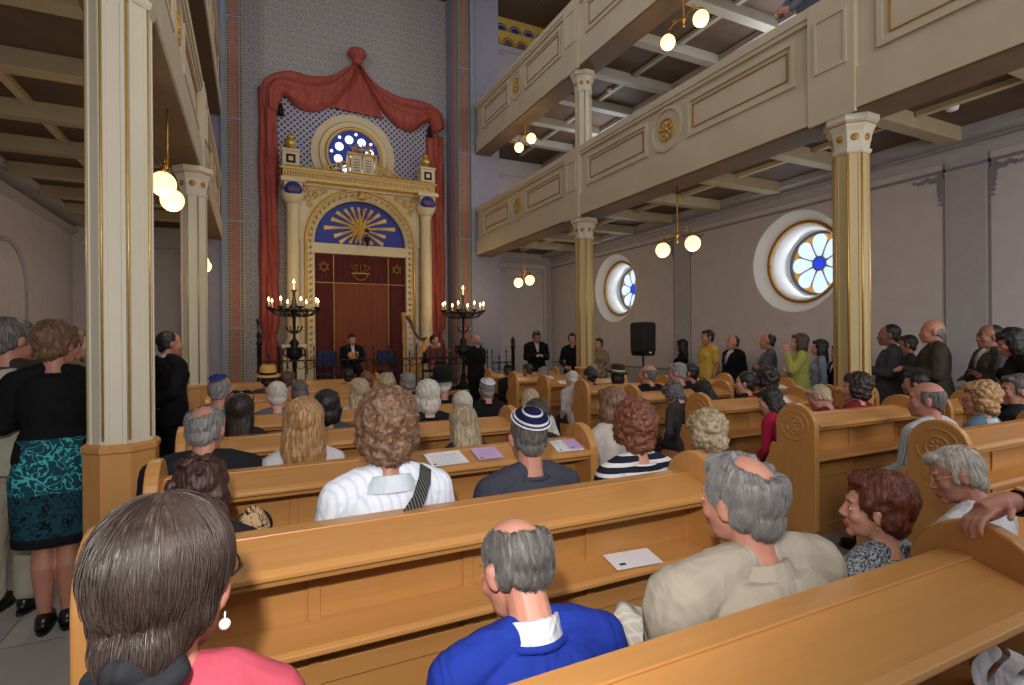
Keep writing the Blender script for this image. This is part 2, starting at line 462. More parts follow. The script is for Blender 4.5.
# panels of the aisle end wall
ep = MB()
for z0, z1 in ((.2, 3.7), (5.2, 6.35), (8.2, 9.9)):
    for X0, X1 in ((6.25, 7.75), (-3.1, -1.3)):
        for a in ((X0, z0, X0+.04, z1), (X1-.04, z0, X1, z1), (X0+.04, z1-.04, X1-.04, z1), (X0+.04, z0, X1-.04, z0+.04)):
            ep.box(a[0], YF-.012, a[1], a[2], YF, a[3], 0)
        for X in (X0, X1):
            s = 1 if X == X0 else -1
            for k in range(4): ep.lathe((X+s*(.06+.06*k), YF-.013-.001*k, z1-.06-.02*k), [(.06-.01*k, 0), (.06-.01*k, .012)], 10, 'y', 0)
            for k in range(4): ep.lathe((X+s*.03, YF-.0175-.001*k, z1-.1-.09*k), [(.055-.008*k, 0), (.055-.008*k, .012)], 10, 'y', 0)
for x0 in (5.98, 7.84): ep.box(x0, YF-.03, 0, x0+.12, YF, 3.9, 0)
struct(ep.build('trim_5', M['band']))
# blind arch on left wall
la = MB()
for yc in (6.0, 10.6):
    la.torus((XW_L+.01, yc, 2.45), .75, .035, 24, 8, 'x', 0, 0, PI)
    la.box(XW_L, yc-.78, .0, XW_L+.03, yc-.72, 2.45); la.box(XW_L, yc+.72, .0, XW_L+.03, yc+.78, 2.45)
struct(la.build('trim_6', M['band']))

# round side windows
glass = emit('daylit_white_glass', (196, 220, 250), .82); bglass = emit('blue_glass', (30, 60, 200), .8); yglass = emit('amber_glass', (214, 160, 70), .32)
def rose_window(n, yc):
    rt = thing('window_%d' % n, (XW_R, yc, WZ)); struct(rt)
    sp = MB()
    prof = [(.83, 0), (.80, .02), (.665, .20), (.60, .22), (.53, .62)]
    vs = []
    N = 56
    for r, h in prof:
        vs.append([(h, r*math.cos(2*PI*k/N), r*math.sin(2*PI*k/N)) for k in range(N)])
    for a, b in zip(vs[:-1], vs[1:]): sp.strip(a, b, 0, True, True)
    sp.build('reveal', M['white'], rt)
    g = MB().torus((.20, 0, 0), .655, .035, 56, 10, 'x').build('frame', M['goldpaint'], rt)
    # leading plate with eight petals of glass
    le = MB().ring((.60, 0, 0), .50, .56, -.02, .03, 56, 'x')
    for k in range(8):
        a = 2*PI*(k+.5)/8
        le.tube([(.59, .12*math.cos(a), .12*math.sin(a)), (.59, .40*math.cos(a), .40*math.sin(a))], .010, 6)
    le.torus((.59, 0, 0), .115, .014, 24, 6, 'x')
    le.build('tracery', paint('grey_lead', (120, 124, 130), None, .6), rt)
    yb = MB().lathe((.62, 0, 0), [(.52, 0), (.52, .01)], 56, 'x').build('amber_pane', yglass, rt)
    pt = MB()
    for k in range(8):
        a = 2*PI*k/8; P = []
        for j in range(20):
            t = 2*PI*j/20; rad = .305 + .195*math.cos(t); wd = .150*math.sin(t)*(.78+.36*math.cos(t))
            P.append((rad*math.cos(a)-wd*math.sin(a), rad*math.sin(a)+wd*math.cos(a)))
        pt.extr(P, 'x', .605, .618)
    pt.build('petal_panes', glass, rt)
    MB().lathe((.59, 0, 0), [(.108, 0), (.108, .02)], 24, 'x').build('hub_pane', bglass, rt)
for i, yc in enumerate(WY): rose_window(i+1, yc)

# ------------------------------------------------------------ galleries
COLY = [-1.5, 3.45, 8.30]
def gallery(side, level):
    """side +1 right, -1 left; parapet, soffit, beams, ceiling above the aisle"""
    gx = GX_R if side > 0 else GX_L; xw = XW_R if side > 0 else XW_L
    zb, zt = (3.80, 5.05) if level == 0 else (6.45, 7.75)
    y0, y1 = YB, 12.95 if side > 0 else 12.95
    s = side
    rt = thing('gallery', (0, 0, 0)); struct(rt)
    b = MB()
    b.box(gx-.02*s, y0, zb+.03, gx+.42*s, y1, zb+.36)             # architrave
    MB().box(gx+.0*s, y0, zb, gx+.40*s, y1, zb+.03).build('shade_board', M['soffit_shade'], rt)  # plate added under the architrave, its dark colour stands in for shade
    b.box(gx+.03*s, y0, zb+.36, gx+.20*s, y1, zt-.08)             # parapet wall
    b.box(gx-.03*s, y0, zt-.10, gx+.26*s, y1, zt)                 # rail
    b.box(gx-.01*s, y0, zt-.15, gx+.2*s, y1, zt-.10)
    b.box(gx-.01*s, y0, zb+.36, gx+.2*s, y1, zb+.42)
    b.box(gx, y1, zb, xw, y1+.001, zb+.36) if False else None
    b.build('parapet', M['stone'], rt)
    pn = MB(); gd = MB(); ro = MB()
    zc0, zc1 = zb+.52, zt-.22
    bays = [(COLY[0], COLY[1]), (COLY[1], COLY[2]), (COLY[2], 12.95)]
    def frame(mb, a, b_, c_, d_, w, x0, x1):
        mb.box(x0, a, c_, x1, a+w, d_); mb.box(x0, b_-w, c_, x1, b_, d_); mb.box(x0, a+w, d_-w, x1, b_-w, d_); mb.box(x0, a+w, c_, x1, b_-w, c_+w)
    for (a, c) in bays:
        m = (a+c)/2
        for p, q in ((a+.42, m-.40), (m+.40, c-.42)):
            frame(pn, p, q, zc0, zc1, .05, gx+.03*s, gx+.0*s)
            frame(gd, p+.10, q-.10, zc0+.10, zc1-.10, .012, gx+.03*s, gx+.015*s)
        ro.ring((gx+.03*s, m, (zc0+zc1)/2), .27, .31, -.03*s if s > 0 else 0, 0 if s > 0 else .03, 32, 'x', 0)
        cx = (gx+.02*s, m, (zc0+zc1)/2)
        ro.torus(cx, .15, .018, 24, 6, 'x', 1); ro.ell(cx, (.03, .04, .04), mi=1)
        for k in range(8):
            t = 2*PI*k/8
            ro.ell((cx[0], m+.085*math.cos(t), cx[2]+.085*math.sin(t)), (.022, .04, .018), Euler((t, 0, 0)), 10, 6, 1)
    for yc in COLY:                                                 # pilaster strips above the columns
        pn.box(gx+.03*s, yc-.24, zb+.0, gx-.04*s, yc+.24, zt-.02)
        frame(pn, yc-.17, yc+.17, zb+.5, zt-.2, .03, gx-.04*s, gx-.055*s)
    pn.build('panel_moulding', M['stone'], rt); gd.build('gold_line', M['goldpaint'], rt); ro.build('rosette', [M['stone'], M['gold']], rt)
    MB().box(gx+.42*s, y0, zb+.34, xw, YF, zb+.44).build('soffit', M['dwood'], rt)
    k = 0
    for j in range(-3, 9):
        yy = 3.55+1.235*j
        if yy > 13.4: continue
        MB().box(gx+.42*s, yy-.09, zb+.17, xw-.32*s, yy+.09, zb+.345).build('beam', M['beamlow' if level == 0 else 'beam'], rt, .008)
        if yy+1.2 < 13.6:
            MB().box((gx+xw)/2+.1*s-.04, yy+.1, zb+.28, (gx+xw)/2+.1*s+.04, yy+1.13, zb+.345).build('batten', M['batten' if level == 0 else 'beam'], rt)
    MB().box(xw-.32*s, y0, zb+.24, xw, YF, zb+.345).build('wall_plate', M['band'], rt)
    # end return to the front wall
    return rt
for sd in (1, -1):
    for lv in (0, 1): gallery(sd, lv)

# ------------------------------------------------------------ columns
def column(x, y, z0, z1, r, plinth, label, cm='cream', fl=.0055):
    rt = thing('column', (x, y, z0), 0, label, 'column', 'cast columns carrying the galleries')
    n = 8; ph = PI/8
    zs = plinth if plinth else 0
    H = z1-z0
    # shaft: eight flat faces with a groove at every arris
    prof = []
    for k in range(8):
        a0 = ph+2*PI*k/8; a1 = ph+2*PI*(k+1)/8
        A = Vector((math.cos(a0), math.sin(a0)))*r; B = Vector((math.cos(a1), math.sin(a1)))*r
        nrm = ((A+B)/2).normalized()
        for t, dr in ((.0, -.10), (.09, -.10), (.11, 0), (.26, 0), (.28, -.035), (.72, -.035), (.74, 0), (.89, 0), (.91, -.10)):
            p = A.lerp(B, t) + nrm*dr*r; prof.append((p.x, p.y))
    MB().extr(prof, 'z', zs, H-.34).build('shaft', M[cm], rt)
    g = MB()
    for k in range(8):
        a = ph+2*PI*k/8; c_, s_ = math.cos(a)*r*.955, math.sin(a)*r*.955
        g.tube([(c_, s_, zs+.02), (c_, s_, H-.36)], fl, 6)
    g.build('gilt_fillet', M['gold'], rt)
    cp = MB()
    cp.lathe((0, 0, H), [(r*1.02, -.36), (r*1.10, -.34), (r*1.10, -.32), (r*.98, -.31), (r*1.02, -.26), (r*1.16, -.15), (r*1.32, -.10), (r*1.32, -.075), (r*1.50, -.055), (r*1.50, 0)], 8, 'z', 0, False, ph)
    cap = cp.build('capital', M['cream'], rt)
    rs = MB()
    for k in range(8):
        a = 2*PI*k/8; d = r*1.02*math.cos(ph)
        for (w, t) in ((.038, .012), (.014, .020)):
            # medallion disc
            cx, cy = (d+.008)*math.cos(a), (d+.008)*math.sin(a)
            for half in (-1, 1):
                pass
            rs.ell((cx*1.02, cy*1.02, H-.205), (t, w, w), Euler((0, 0, a)), 12, 8)
    rs.lathe((0, 0, H), [(r*1.33, -.085), (r*1.345, -.078), (r*1.33, -.070)], 8, 'z', 0, False, ph)
    rs.build('gilt_medallions', M['goldpaint'], rt)
    if plinth:
        rp = r*1.10
        MB().lathe((0, 0, 0), [(rp*1.06, 0), (rp*1.06, .12), (rp, .14), (rp, plinth-.05), (rp*1.05, plinth-.04), (rp*1.05, plinth-.015), (rp*.96, plinth)], 8, 'z', 0, False, ph).build('plinth', M['honey_v'], rt)
    return rt
nm = {3.45: 'near', 8.30: 'far'}
for yc in COLY[1:]:
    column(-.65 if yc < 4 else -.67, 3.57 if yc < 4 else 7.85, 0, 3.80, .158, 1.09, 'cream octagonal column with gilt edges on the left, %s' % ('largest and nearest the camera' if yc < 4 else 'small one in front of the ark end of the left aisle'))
    column(5.45, yc-.05, 0, 3.80, .165, 1.12, 'cream octagonal column under right gallery, %s' % ('between the flower windows beside standing men' if yc < 4 else 'farther one beside the black loudspeaker'), 'cream_shaded', .010)
    column(5.45, yc-.05, 4.15 if False else 5.05, 6.45, .155, 0, 'short upper column standing on right gallery parapet, %s' % ('nearer one above the frame' if yc < 4 else 'above the farther lower column'))

# ------------------------------------------------------------ pews
PY = [.84, 1.92]+[.84+1.03*k for k in range(2, 9)]
ROWN = ['front-most of the camera side', 'second from the camera', 'third from the camera', 'fourth from the camera', 'fifth from the camera', 'sixth from the camera', 'seventh from the camera', 'eighth from the camera', 'last before the ark railing']
def panel_profile():
    P = []
    # (y,z) with y relative to the back edge, z up; rear edge is at -.22, lobe centre -.05 r .17
    P += [(-.20, 0), (-.20, .12), (-.215, .14), (-.215, .92)]
    for k in range(0, 13):
        a = PI - PI*k/12
        P.append((-.045+.17*math.cos(a), .93+.17*math.sin(a)))
    P += [(.125, .80), (.125, .765), (.17, .765), (.185, .72), (.20, .66), (.24, .58), (.31, .52), (.40, .49), (.47, .46), (.49, .42), (.47, .36), (.46, .10), (.47, 0)]
    return P
def pew(x0, x1, y, label, ends=(True, True), group='honey wood pews'):
    rt = thing('pew', (0, y, 0), 0, label, 'pew', group)
    b = MB()
    b.box(x0, -.02, .05, x1, .02, .99); b.build('backrest', M['honey'], rt, .004)
    # stiles and rails on the side seen from behind
    st = MB(); n = max(1, round((x1-x0)/.62)); w = (x1-x0)/n
    for i in range(n+1):
        X = x0+w*i; st.box(X-.02, -.032, .0, X+.02, -.019, .92)
    st.box(x0, -.0315, .0, x1, -.0185, .09); st.box(x0, -.0315, .48, x1, -.0185, .55)
    st.build('panel_frame', M['honey'], rt, .003)
    lg = MB()
    lg.extr([(.035, 1.0), (-.035, 1.0), (-.205, .957), (-.225, .945), (-.225, .93), (-.21, .922), (-.205, .905), (-.18, .90), (-.17, .915), (-.02, .955), (.035, .965)], 'x', x0, x1)
    lg.box(x0, -.045, .998, x1, .03, 1.006)
    lg.build('book_ledge', M['honey'], rt, .003)
    sh = MB()
    sh.extr([(-.02, .70), (-.15, .675), (-.165, .665), (-.165, .65), (-.15, .64), (-.13, .645), (-.02, .66)], 'x', x0, x1)
    sh.build('shelf', M['honey'], rt, .003)
    se = MB(); se.box(x0, .0, .41, x1, .42, .45); se.box(x0, .36, .05, x1, .39, .41)
    se.build('seat', M['honey'], rt, .006)
    for (X, has, s) in ((x0, ends[0], -1), (x1, ends[1], 1)):
        if not has: continue
        e = MB().extr(panel_profile(), 'x', X, X+s*.055).build('end_panel', M['honey_v'], rt, .008)
        r = MB(); xx = X+s*.055; c = (xx, -.045, .93)
        r.torus(c, .115, .006, 28, 6, 'x', 0); r.torus(c, .066, .008, 24, 6, 'x', 0)
        for k in range(8):
            t = 2*PI*k/8; r.ell((xx, c[1]+.036*math.cos(t), c[2]+.036*math.sin(t)), (.007, .018, .011), Euler((t, 0, 0)), 8, 6)
        r.ell((xx, c[1], c[2]), (.009, .012, .012))
        r.build('carved_rosette', M['honey_v'], e)
    return rt
LX0, LX1, RX0, RX1 = -.37, 1.81, 3.90, 5.24
for k, y in enumerate(PY):
    if k == 0: lab = 'long honey wood pew nearest the camera, book ledge running out bottom right'
    elif k == 1: lab = 'long honey wood pew behind the man in the blue sweater, second from the camera'
    elif k == 2: lab = 'honey wood pew with song sheets on its ledge beside navy-capped man'
    else: lab = 'honey wood pew of the left block, ' + ROWN[k]
    pew(LX0, LX1, y, lab, group='pews of the left block')
for k in range(1, 9):
    y = PY[k]
    pew(RX0, RX1, y, 'honey wood pew with carved rosette end across the aisle, ' + ROWN[k], group='pews of the right block')
for k in range(1, 7):
    y = PY[k]
    pew(5.80, 6.40, y, 'honey wood pew of the side aisle beyond the columns, ' + ROWN[k], (True, True), group='pews of the side aisle')

# folding aisle seats on the pew ends
def flap_seat(y, label):
    rt = thing('folding_seat', (LX1+.06, y, 0), 0, label, 'folding seat', 'folding seats on the pew ends')
    MB().box(.0, .02, .42, .42, .40, .45).build('seat', M['honey'], rt, .006)
    MB().extr([(.0, .42), (.30, .42), (.0, .12)], 'y', .19, .22).build('bracket', M['honey'], rt)
    for yy in (.10, .34):
        MB().box(.36, yy-.015, 0, .39, yy+.015, .42).build('leg', M['honey_v'], rt)
flap_seat(PY[0], 'wooden folding aisle seat under the white-haired man at right')
flap_seat(PY[1], 'wooden folding aisle seat under the grey-blond curly woman')
flap_seat(PY[2], 'wooden folding aisle seat under woman with white scarf in her hair')
flap_seat(PY[4], 'wooden folding aisle seat under man in white skullcap')

# papers on ledges (they follow the slope of the ledge)
def paper(x, y, w, d, rz, m, name, label, cat='paper', group=None, marks=True, dz=0):
    p = PY[y]; slope = math.atan2(.043, .17)
    o = MB().box(-w/2, -d/2, 0, w/2, d/2, .0025)
    if marks:
        for i in range(8): o.box(-w/2+.02, d/2-.03-.018*i, .0025, w/2-.03-(.03 if i % 3 == 2 else 0), d/2-.033-.018*i, .0027, 1)
        o.box(-w/2+.015, -d/2+.012, .0025, -w/2+.03, -d/2+.025, .0027, 2)
    ob = o.build(name, [m, paint('print_ink', (150, 150, 160), None, .8), M['navy']])
    ob.location = (x, p-.12, .981+dz); ob.rotation_euler = (slope, 0, rz)
    tag(ob, label, cat, group); return ob
x = at(446, 458, PY[2]-.12)[0]; paper(x, 2, .21, .15, .05, M['paper'], 'song_sheet', 'white printed sheet on pew ledge left of the navy-capped man', 'sheet', 'sheets on the pew ledges')
x = at(487, 456, PY[2]-.12)[0]; paper(x, 2, .15, .14, .0, M['lilac'], 'song_sheet', 'lilac leaflet on pew ledge touching the white sheet', 'sheet', 'sheets on the pew ledges', dz=.0035)
x = at(566, 447, PY[2]-.12)[0]; paper(x, 2, .17, .15, -.1, M['paper'], 'song_sheet', 'white printed sheet on pew ledge right of the navy-capped man', 'sheet', 'sheets on the pew ledges')
x = at(590, 446, PY[2]-.12)[0]; paper(min(x, LX1-.07), 2, .09, .13, -.1, M['lilac'], 'song_sheet', 'small lilac leaflet on pew ledge near its rounded end', 'sheet', 'sheets on the pew ledges', dz=.0035)
def paperR(u, v, k, label, m=None):
    X = at(u, v, PY[k]-.12)[0]
    paper(X, k, .2, .14, random.uniform(-.3, .3), m or M['paper'], 'song_sheet', label, 'sheet', 'sheets on the pew ledges')
paperR(565, 392, 6, 'white sheet on far pew ledge beside the gilt column base')
paperR(778, 378, 4, 'white sheet on pew ledge in front of the red-collared woman')
paperR(548, 378, 7, 'white sheet on small far pew behind man in black skullcap')

# ------------------------------------------------------------ chandeliers with two opal globes
opal = emit('opal_globe', (255, 218, 150), 1.5)
def lamp(x, y, zg, ztop, sep, label, rz=0):
    rt = thing('twin_globe_pendant', (x, y, 0), rz, label, 'pendant lamp', 'brass pendants with two opal globes')
    m = MB(); m.lathe((0, 0, ztop), [(.02, -.06), (.03, -.05), (.07, -.015), (.075, 0)], 16); m.build('ceiling_rose', M['brass'], rt)
    m = MB(); m.tube([(0, 0, ztop-.03), (0, 0, zg+.10)], .010); m.ell((0, 0, zg+.17), (.03, .03, .035)); m.ell((0, 0, zg+.08), (.018, .018, .03))
    m.build('rod', M['brass'], rt)
    for s in (-1, 1):
        a = MB(); pts = []
        for i in range(9):
            t = i/8; pts.append((0, s*sep*t, zg+.17+.05*math.sin(t*PI)-.02*t))
        a.tube(pts, .009); a.lathe((0, s*sep, zg), [(.012, .15), (.03, .135), (.05, .115), (.045, .095)], 14)
        a.torus((0, s*sep*.55, zg+.235), .035, .006, 16, 6, 'x')
        a.build('arm', M['brass'], rt)
        MB().ell((0, s*sep, zg), (.105, .105, .108), None, 24, 16).build('globe', opal, rt)
        li = bpy.data.lights.new('globe_light', 'POINT'); li.energy = 9; li.color = (1, .78, .5); li.shadow_soft_size = .12
        lo = bpy.data.objects.new('globe_light', li); COL.objects.link(lo); lo.location = (0, s*sep, zg-.14); lo.parent = rt
lamp(-.71, 5.9, 3.02, 4.14, .30, 'brass pendant with two glowing globes behind the big left column')
lamp(-.77, 10.7, 2.98, 4.14, .30, 'brass pendant with glowing globes mostly behind the small left column')
lamp(5.46, 5.88, 2.93, 4.14, .30, 'brass pendant with two globes under lower right gallery, beside flower window')
lamp(5.46, 10.7, 2.93, 4.14, .28, 'small brass pendant with two globes left of the far gilt column')
lamp(5.46, 5.72, 5.93, 6.79, .32, 'brass pendant with two globes under the upper gallery, top of frame')
lamp(5.46, 10.6, 5.99, 6.79, .30, 'brass pendant with two globes under upper gallery, far end near front wall')
# small fittings
def spot(x, y, z, label):
    rt = thing('spotlight', (x, y, z), 0, label, 'spotlight', 'black spotlights under the galleries')
    MB().lathe((0, -.06, -.08), [(.035, 0), (.045, .02), (.045, .11), (.03, .13)], 16, 'y').build('housing', M['black'], rt)
    MB().box(-.01, -.01, -.06, .01, .01, 0).build('bracket', M['black'], rt)
for (u, v, z, lab) in ((617, 62, 6.45, 'black spotlight under the upper gallery near the short column'), (500, 145, 6.45, 'black spotlight under the upper gallery at its far end'), (815, 147, 3.80, 'black spotlight left of the big right capital'), (923, 108, 3.80, 'black spotlight right of the big right capital')):
    X = 5.72; Y, Z = atx(u, v, X); spot(X, Y, z+.34, lab)
for (u, v, z, lab) in ((952, 106, 4.14, 'small white smoke detector on the ceiling under the lower gallery'), (610, 89, 6.79, 'small white smoke detector on the ceiling under the upper gallery')):
    xx, yy, zz = ray(u, v); t = (z-CAMZ)/zz
    o = MB().lathe((0, 0, 0), [(.03, -.055), (.055, -.045), (.06, -.02), (.065, 0)], 20).build('smoke_detector', M['white'], None, loc=(xx*t, yy*t, z))
    tag(o, lab, 'smoke detector', 'smoke detectors')

# ------------------------------------------------------------ platform (bimah) and railing
PZ = .45
ob = MB().box(-.4, 11.5, 0, 5.2, 12.92, PZ).box(-.15, 12.92, 0, 4.74, YF-.02, PZ).build('platform', M['stone']); struct(ob)
ob = MB().box(.1, 11.46, 0, 4.9, 11.5, PZ+.02).box(1.9, 11.2, 0, 3.3, 11.46, .15).box(1.9, 11.33, .15, 3.3, 11.46, .30).build('platform_front', M['honey']); struct(ob)
def railing(x0, x1, y, z0, label, posts=()):
    rt = thing('iron_railing', (0, y, z0), 0, label, 'railing', 'wrought iron railings before the ark')
    n = int((x1-x0)/.155); w = (x1-x0)/n
    b = MB(); b.box(x0, -.012, .10, x1, .012, .13); b.box(x0, -.012, .78, x1, .012, .80); c = b
    for i in range(n+1):
        X = x0+w*i; hgt = 1.0 if i % 2 == 0 else .86
        b.tube([(X, 0, .0), (X, 0, hgt)], .010, 6); b.lathe((X, 0, hgt), [(.010, 0), (.024, .03), (.010, .06), (.002, .14)], 8)
        if i < n: c.torus((X+w/2, 0, .70), w*.48, .008, 18, 6, 'y'); c.torus((X+w/2, 0, .30), w*.3, .006, 14, 6, 'y')
    b.build('ironwork', M['iron'], rt)
    for X in posts:
        MB().lathe((X, 0, 0), [(.06, 0), (.06, .1), (.045, .12), (.04, 1.1), (.055, 1.12), (.055, 1.16), (.03, 1.2), (.05, 1.26), (.045, 1.32), (.01, 1.38)], 12).build('post', M['iron'], rt)
railing(.10, 1.95, 11.62, PZ, 'black wrought iron railing left of the harp, tall post at its left', (.10,))
railing(2.0, 4.95, 11.62, PZ, 'black wrought iron railing below the ark around harp and musicians', ())
RA, RB_ = at(492, 350, 11.3)[0], at(513, 350, 11.3)[0]
railing(RA, RB_, 11.3, .32, 'short spiked iron railing beside man reading, right of the ark', (RB_,))
struct(MB().box(RA-.1, 11.15, 0, RB_+.1, 11.45, .32).build('railing_plinth', M['stone']))

# ------------------------------------------------------------ ark
AY = 13.5
CX = 2.42
ark = thing('torah_ark', (0, 0, 0), 0, 'cream and gold ark with blue sunburst lunette over dark red curtain', 'ark')
b = MB()
b.box(CX-1.42, AY, PZ, CX-1.10, YF-.1, 4.0); b.box(CX+1.10, AY, PZ, CX+1.42, YF-.1, 4.0)
# spandrel plate with arched opening
N = 28; A = []; Bq = []
for i in range(N+1):
    t = PI*i/N; A.append((CX+1.10*math.cos(t), 4.0+1.08*math.sin(t)))
    c_, s_ = math.cos(t), math.sin(t); m = max(abs(c_)/1.42, abs(s_)/1.35); Bq.append((CX+c_/m, 4.0+s_/m))
for yy in (AY, AY+.3):
    b.strip([(p[0], yy, p[1]) for p in A], [(p[0], yy, p[1]) for p in Bq])
b.strip([(p[0], AY, p[1]) for p in A], [(p[0], AY+.3, p[1]) for p in A])
b.box(CX-1.44, AY-.03, 4.0, CX-1.38, AY+.1, 5.3); b.box(CX+1.38, AY-.03, 4.0, CX+1.44, AY+.1, 5.3)
b.box(CX-1.42, AY+.02, 3.74, CX+1.42, AY+.26, 3.98)
b.build('portal', M['marble'], ark)
g = MB()
g.torus((CX, AY-.02, 4.0), 1.30, .035, 40, 8, 'y', 0, 0, PI)
for s in (-1, 1): g.tube([(CX+s*1.30, AY-.02, PZ+.4), (CX+s*1.30, AY-.02, 4.0)], .035, 8)
for i in range(26):                       # rope beads on the arch and jambs
    t = PI*i/25; g.ell((CX+1.19*math.cos(t), AY-.02, 4.0+1.19*math.sin(t)), (.05, .035, .03), Euler((0, -t+.9, 0)), 8, 6)
for s in (-1, 1):
    for i in range(20): g.ell((CX+s*1.19, AY-.02, 1.1+.145*i), (.05, .035, .03), Euler((0, .9*s, 0)), 8, 6)
# scroll ornament in spandrels
for s in (-1, 1):
    for (dx, dz, rr) in ((1.12, 5.10, .10), (.98, 5.16, .07), (1.24, 5.0, .06), (1.2, 4.86, .05), (.86, 5.2, .045), (1.28, 5.2, .05)):
        g.torus((CX+s*dx, AY-.02, dz), rr, .018, 16, 6, 'y')
    g.ell((CX+s*1.1, AY-.02, 5.1), (.05, .03, .05))
g.ell((CX, AY-.06, 5.2), (.08, .05, .14)); g.ell((CX, AY-.08, 5.14), (.13, .04, .05))
g.build('gilt_moulding', M['gold'], ark)
# lunette
P = [(CX+1.08*math.cos(PI*i/30), 3.99+1.06*math.sin(PI*i/30)) for i in range(31)]
MB().extr(P, 'y', AY+.16, AY+.2).build('lunette', M['blue'], ark)
sb = MB(); c0 = (CX-.02, 4.42)
for k in range(20):
    t = 2*PI*k/20 + .05; L = [.95, .70, .85, .66][k % 4]
    # limit ray to the half disc
    for q in range(20):
        ex, ez = c0[0]+L*math.cos(t), c0[1]+L*math.sin(t)
        if (ex-CX)**2+(ez-3.99)**2 < .99**2 and ez > 4.03: break
        L *= .93
    d = Vector((math.cos(t), math.sin(t))); nrm = Vector((-d.y, d.x)); a = Vector(c0)+d*.12; e = Vector(c0)+d*L
    w0, w1 = .012, .052*min(1, L/.7)
    ring = [a+nrm*w0, a-nrm*w0, e-nrm*w1, e+nrm*w1]
    sb.add([(p.x, AY+.158, p.y) for p in ring]+[((a.x+e.x)/2, AY+.11, (a.y+e.y)/2)], [(0, 1, 4), (1, 2, 4), (2, 3, 4), (3, 0, 4)])
star = []
for k in range(16):
    t = PI*k/8+PI/2; rr = (.46 if k % 4 == 0 else .34) if k % 2 == 0 else .15; star.append((c0[0]+rr*math.cos(t), AY+.15, c0[1]+rr*math.sin(t)))
sb.add(star+[(c0[0], AY+.02, c0[1])], [(i, (i+1) % 16, 16) for i in range(16)])
sb.build('gilt_sunburst', M['sungold'], ark)
# curtain with border band
cu = MB(); n = 70; top = [(CX-1.1+2.2*i/n, AY+.14+.018*math.sin(i*1.35), 3.75) for i in range(n+1)]
cu.strip(top, [(p[0], p[1], PZ) for p in top]); cu.strip([(p[0], p[1]+.02, p[2]) for p in top], [(p[0], p[1]+.02, PZ) for p in top])
cu.build('curtain', M['velvet'], ark)
c2 = MB(); i0, i1 = .44, 1.76
top = [(CX-1.1+i0+(i1-i0)*i/46, AY+.105+.015*math.sin(i*1.3), 3.02) for i in range(47)]
c2.strip(top, [(p[0], p[1], PZ) for p in top]); c2.strip([(p[0], p[1]+.01, p[2]) for p in top], [(p[0], p[1]+.01, PZ) for p in top]); c2.build('curtain_panel', M['curtain'], ark)
tr = MB()
for X in (CX-1.1+.44, CX-1.1+1.76): tr.box(X-.01, AY+.085, PZ, X+.01, AY+.095, 3.75)
tr.box(CX-1.1, AY+.085, 3.03, CX+1.1, AY+.095, 3.05)
def hexstar(mb, x, z, r, y):
    for o in (0, PI):
        pts = [(x+r*math.sin(o+2*PI*k/3), y, z+r*math.cos(o+2*PI*k/3)) for k in range(4)]
        for a, e in zip(pts[:-1], pts[1:]): mb.tube([a, e], .011, 6)
hexstar(tr, CX-.88, 3.42, .13, AY+.09); hexstar(tr, CX+.88, 3.42, .13, AY+.09)
for k in range(5):
    t = (k-2)*.42; tr.tube([(CX-.02+.13*math.sin(t)*1.0, AY+.09, 3.32), (CX-.02+.30*math.sin(t), AY+.09, 3.32+.15*math.cos(t*.6)), (CX-.02+.12*math.sin(t), AY+.09, 3.52)], .009, 6)
tr.torus((CX-.02, AY+.09, 3.30), .17, .012, 20, 6, 'y', 0, PI, 2*PI); tr.box(CX-.24, AY+.085, 3.28, CX+.2, AY+.095, 3.31)
tr.build('gold_embroidery', M['goldpaint'], ark)
# side columns
for s in (-1, 1):
    x = CX+s*1.58; y = AY-.16
    m = MB(); m.box(x-.24, y-.24, PZ, x+.24, y+.30, 1.48); m.box(x-.27, y-.27, 1.48, x+.27, y+.3, 1.56); m.box(x-.27, y-.27, PZ, x+.27, y+.3, PZ+.12)
    m.build('pedestal', M['marble'], ark, .01)
    m = MB(); m.lathe((x, y, 0), [(.19, 1.56), (.19, 1.62), (.15, 1.68), (.145, 1.75), (.135, 4.72), (.15, 4.76), (.15, 4.80)], 20); m.build('side_column', M['marble'], ark)
    m = MB(); m.lathe((x, y, 0), [(.14, 4.80), (.17, 4.84), (.24, 4.95), (.255, 5.08)], 20, mi=0); m.lathe((x, y, 0), [(.245, 5.08), (.27, 5.10), (.27, 5.28)], 4, 'z', 0, False, PI/4)
    m.box(x-.26, y-.26, 5.26, x+.26, y+.3, 5.34)
    m.ell((x, y-.16, 5.10), (.20, .12, .17), None, 16, 10, 1)
    for q in range(5): m.tube([(x-.12+.06*q, y-.285+.01*abs(q-2), 5.14), (x-.08+.04*q, y-.285, 5.02)], .012, 6, 2)
    m.build('capital', [M['marble'], M['blue'], M['goldpaint']], ark)
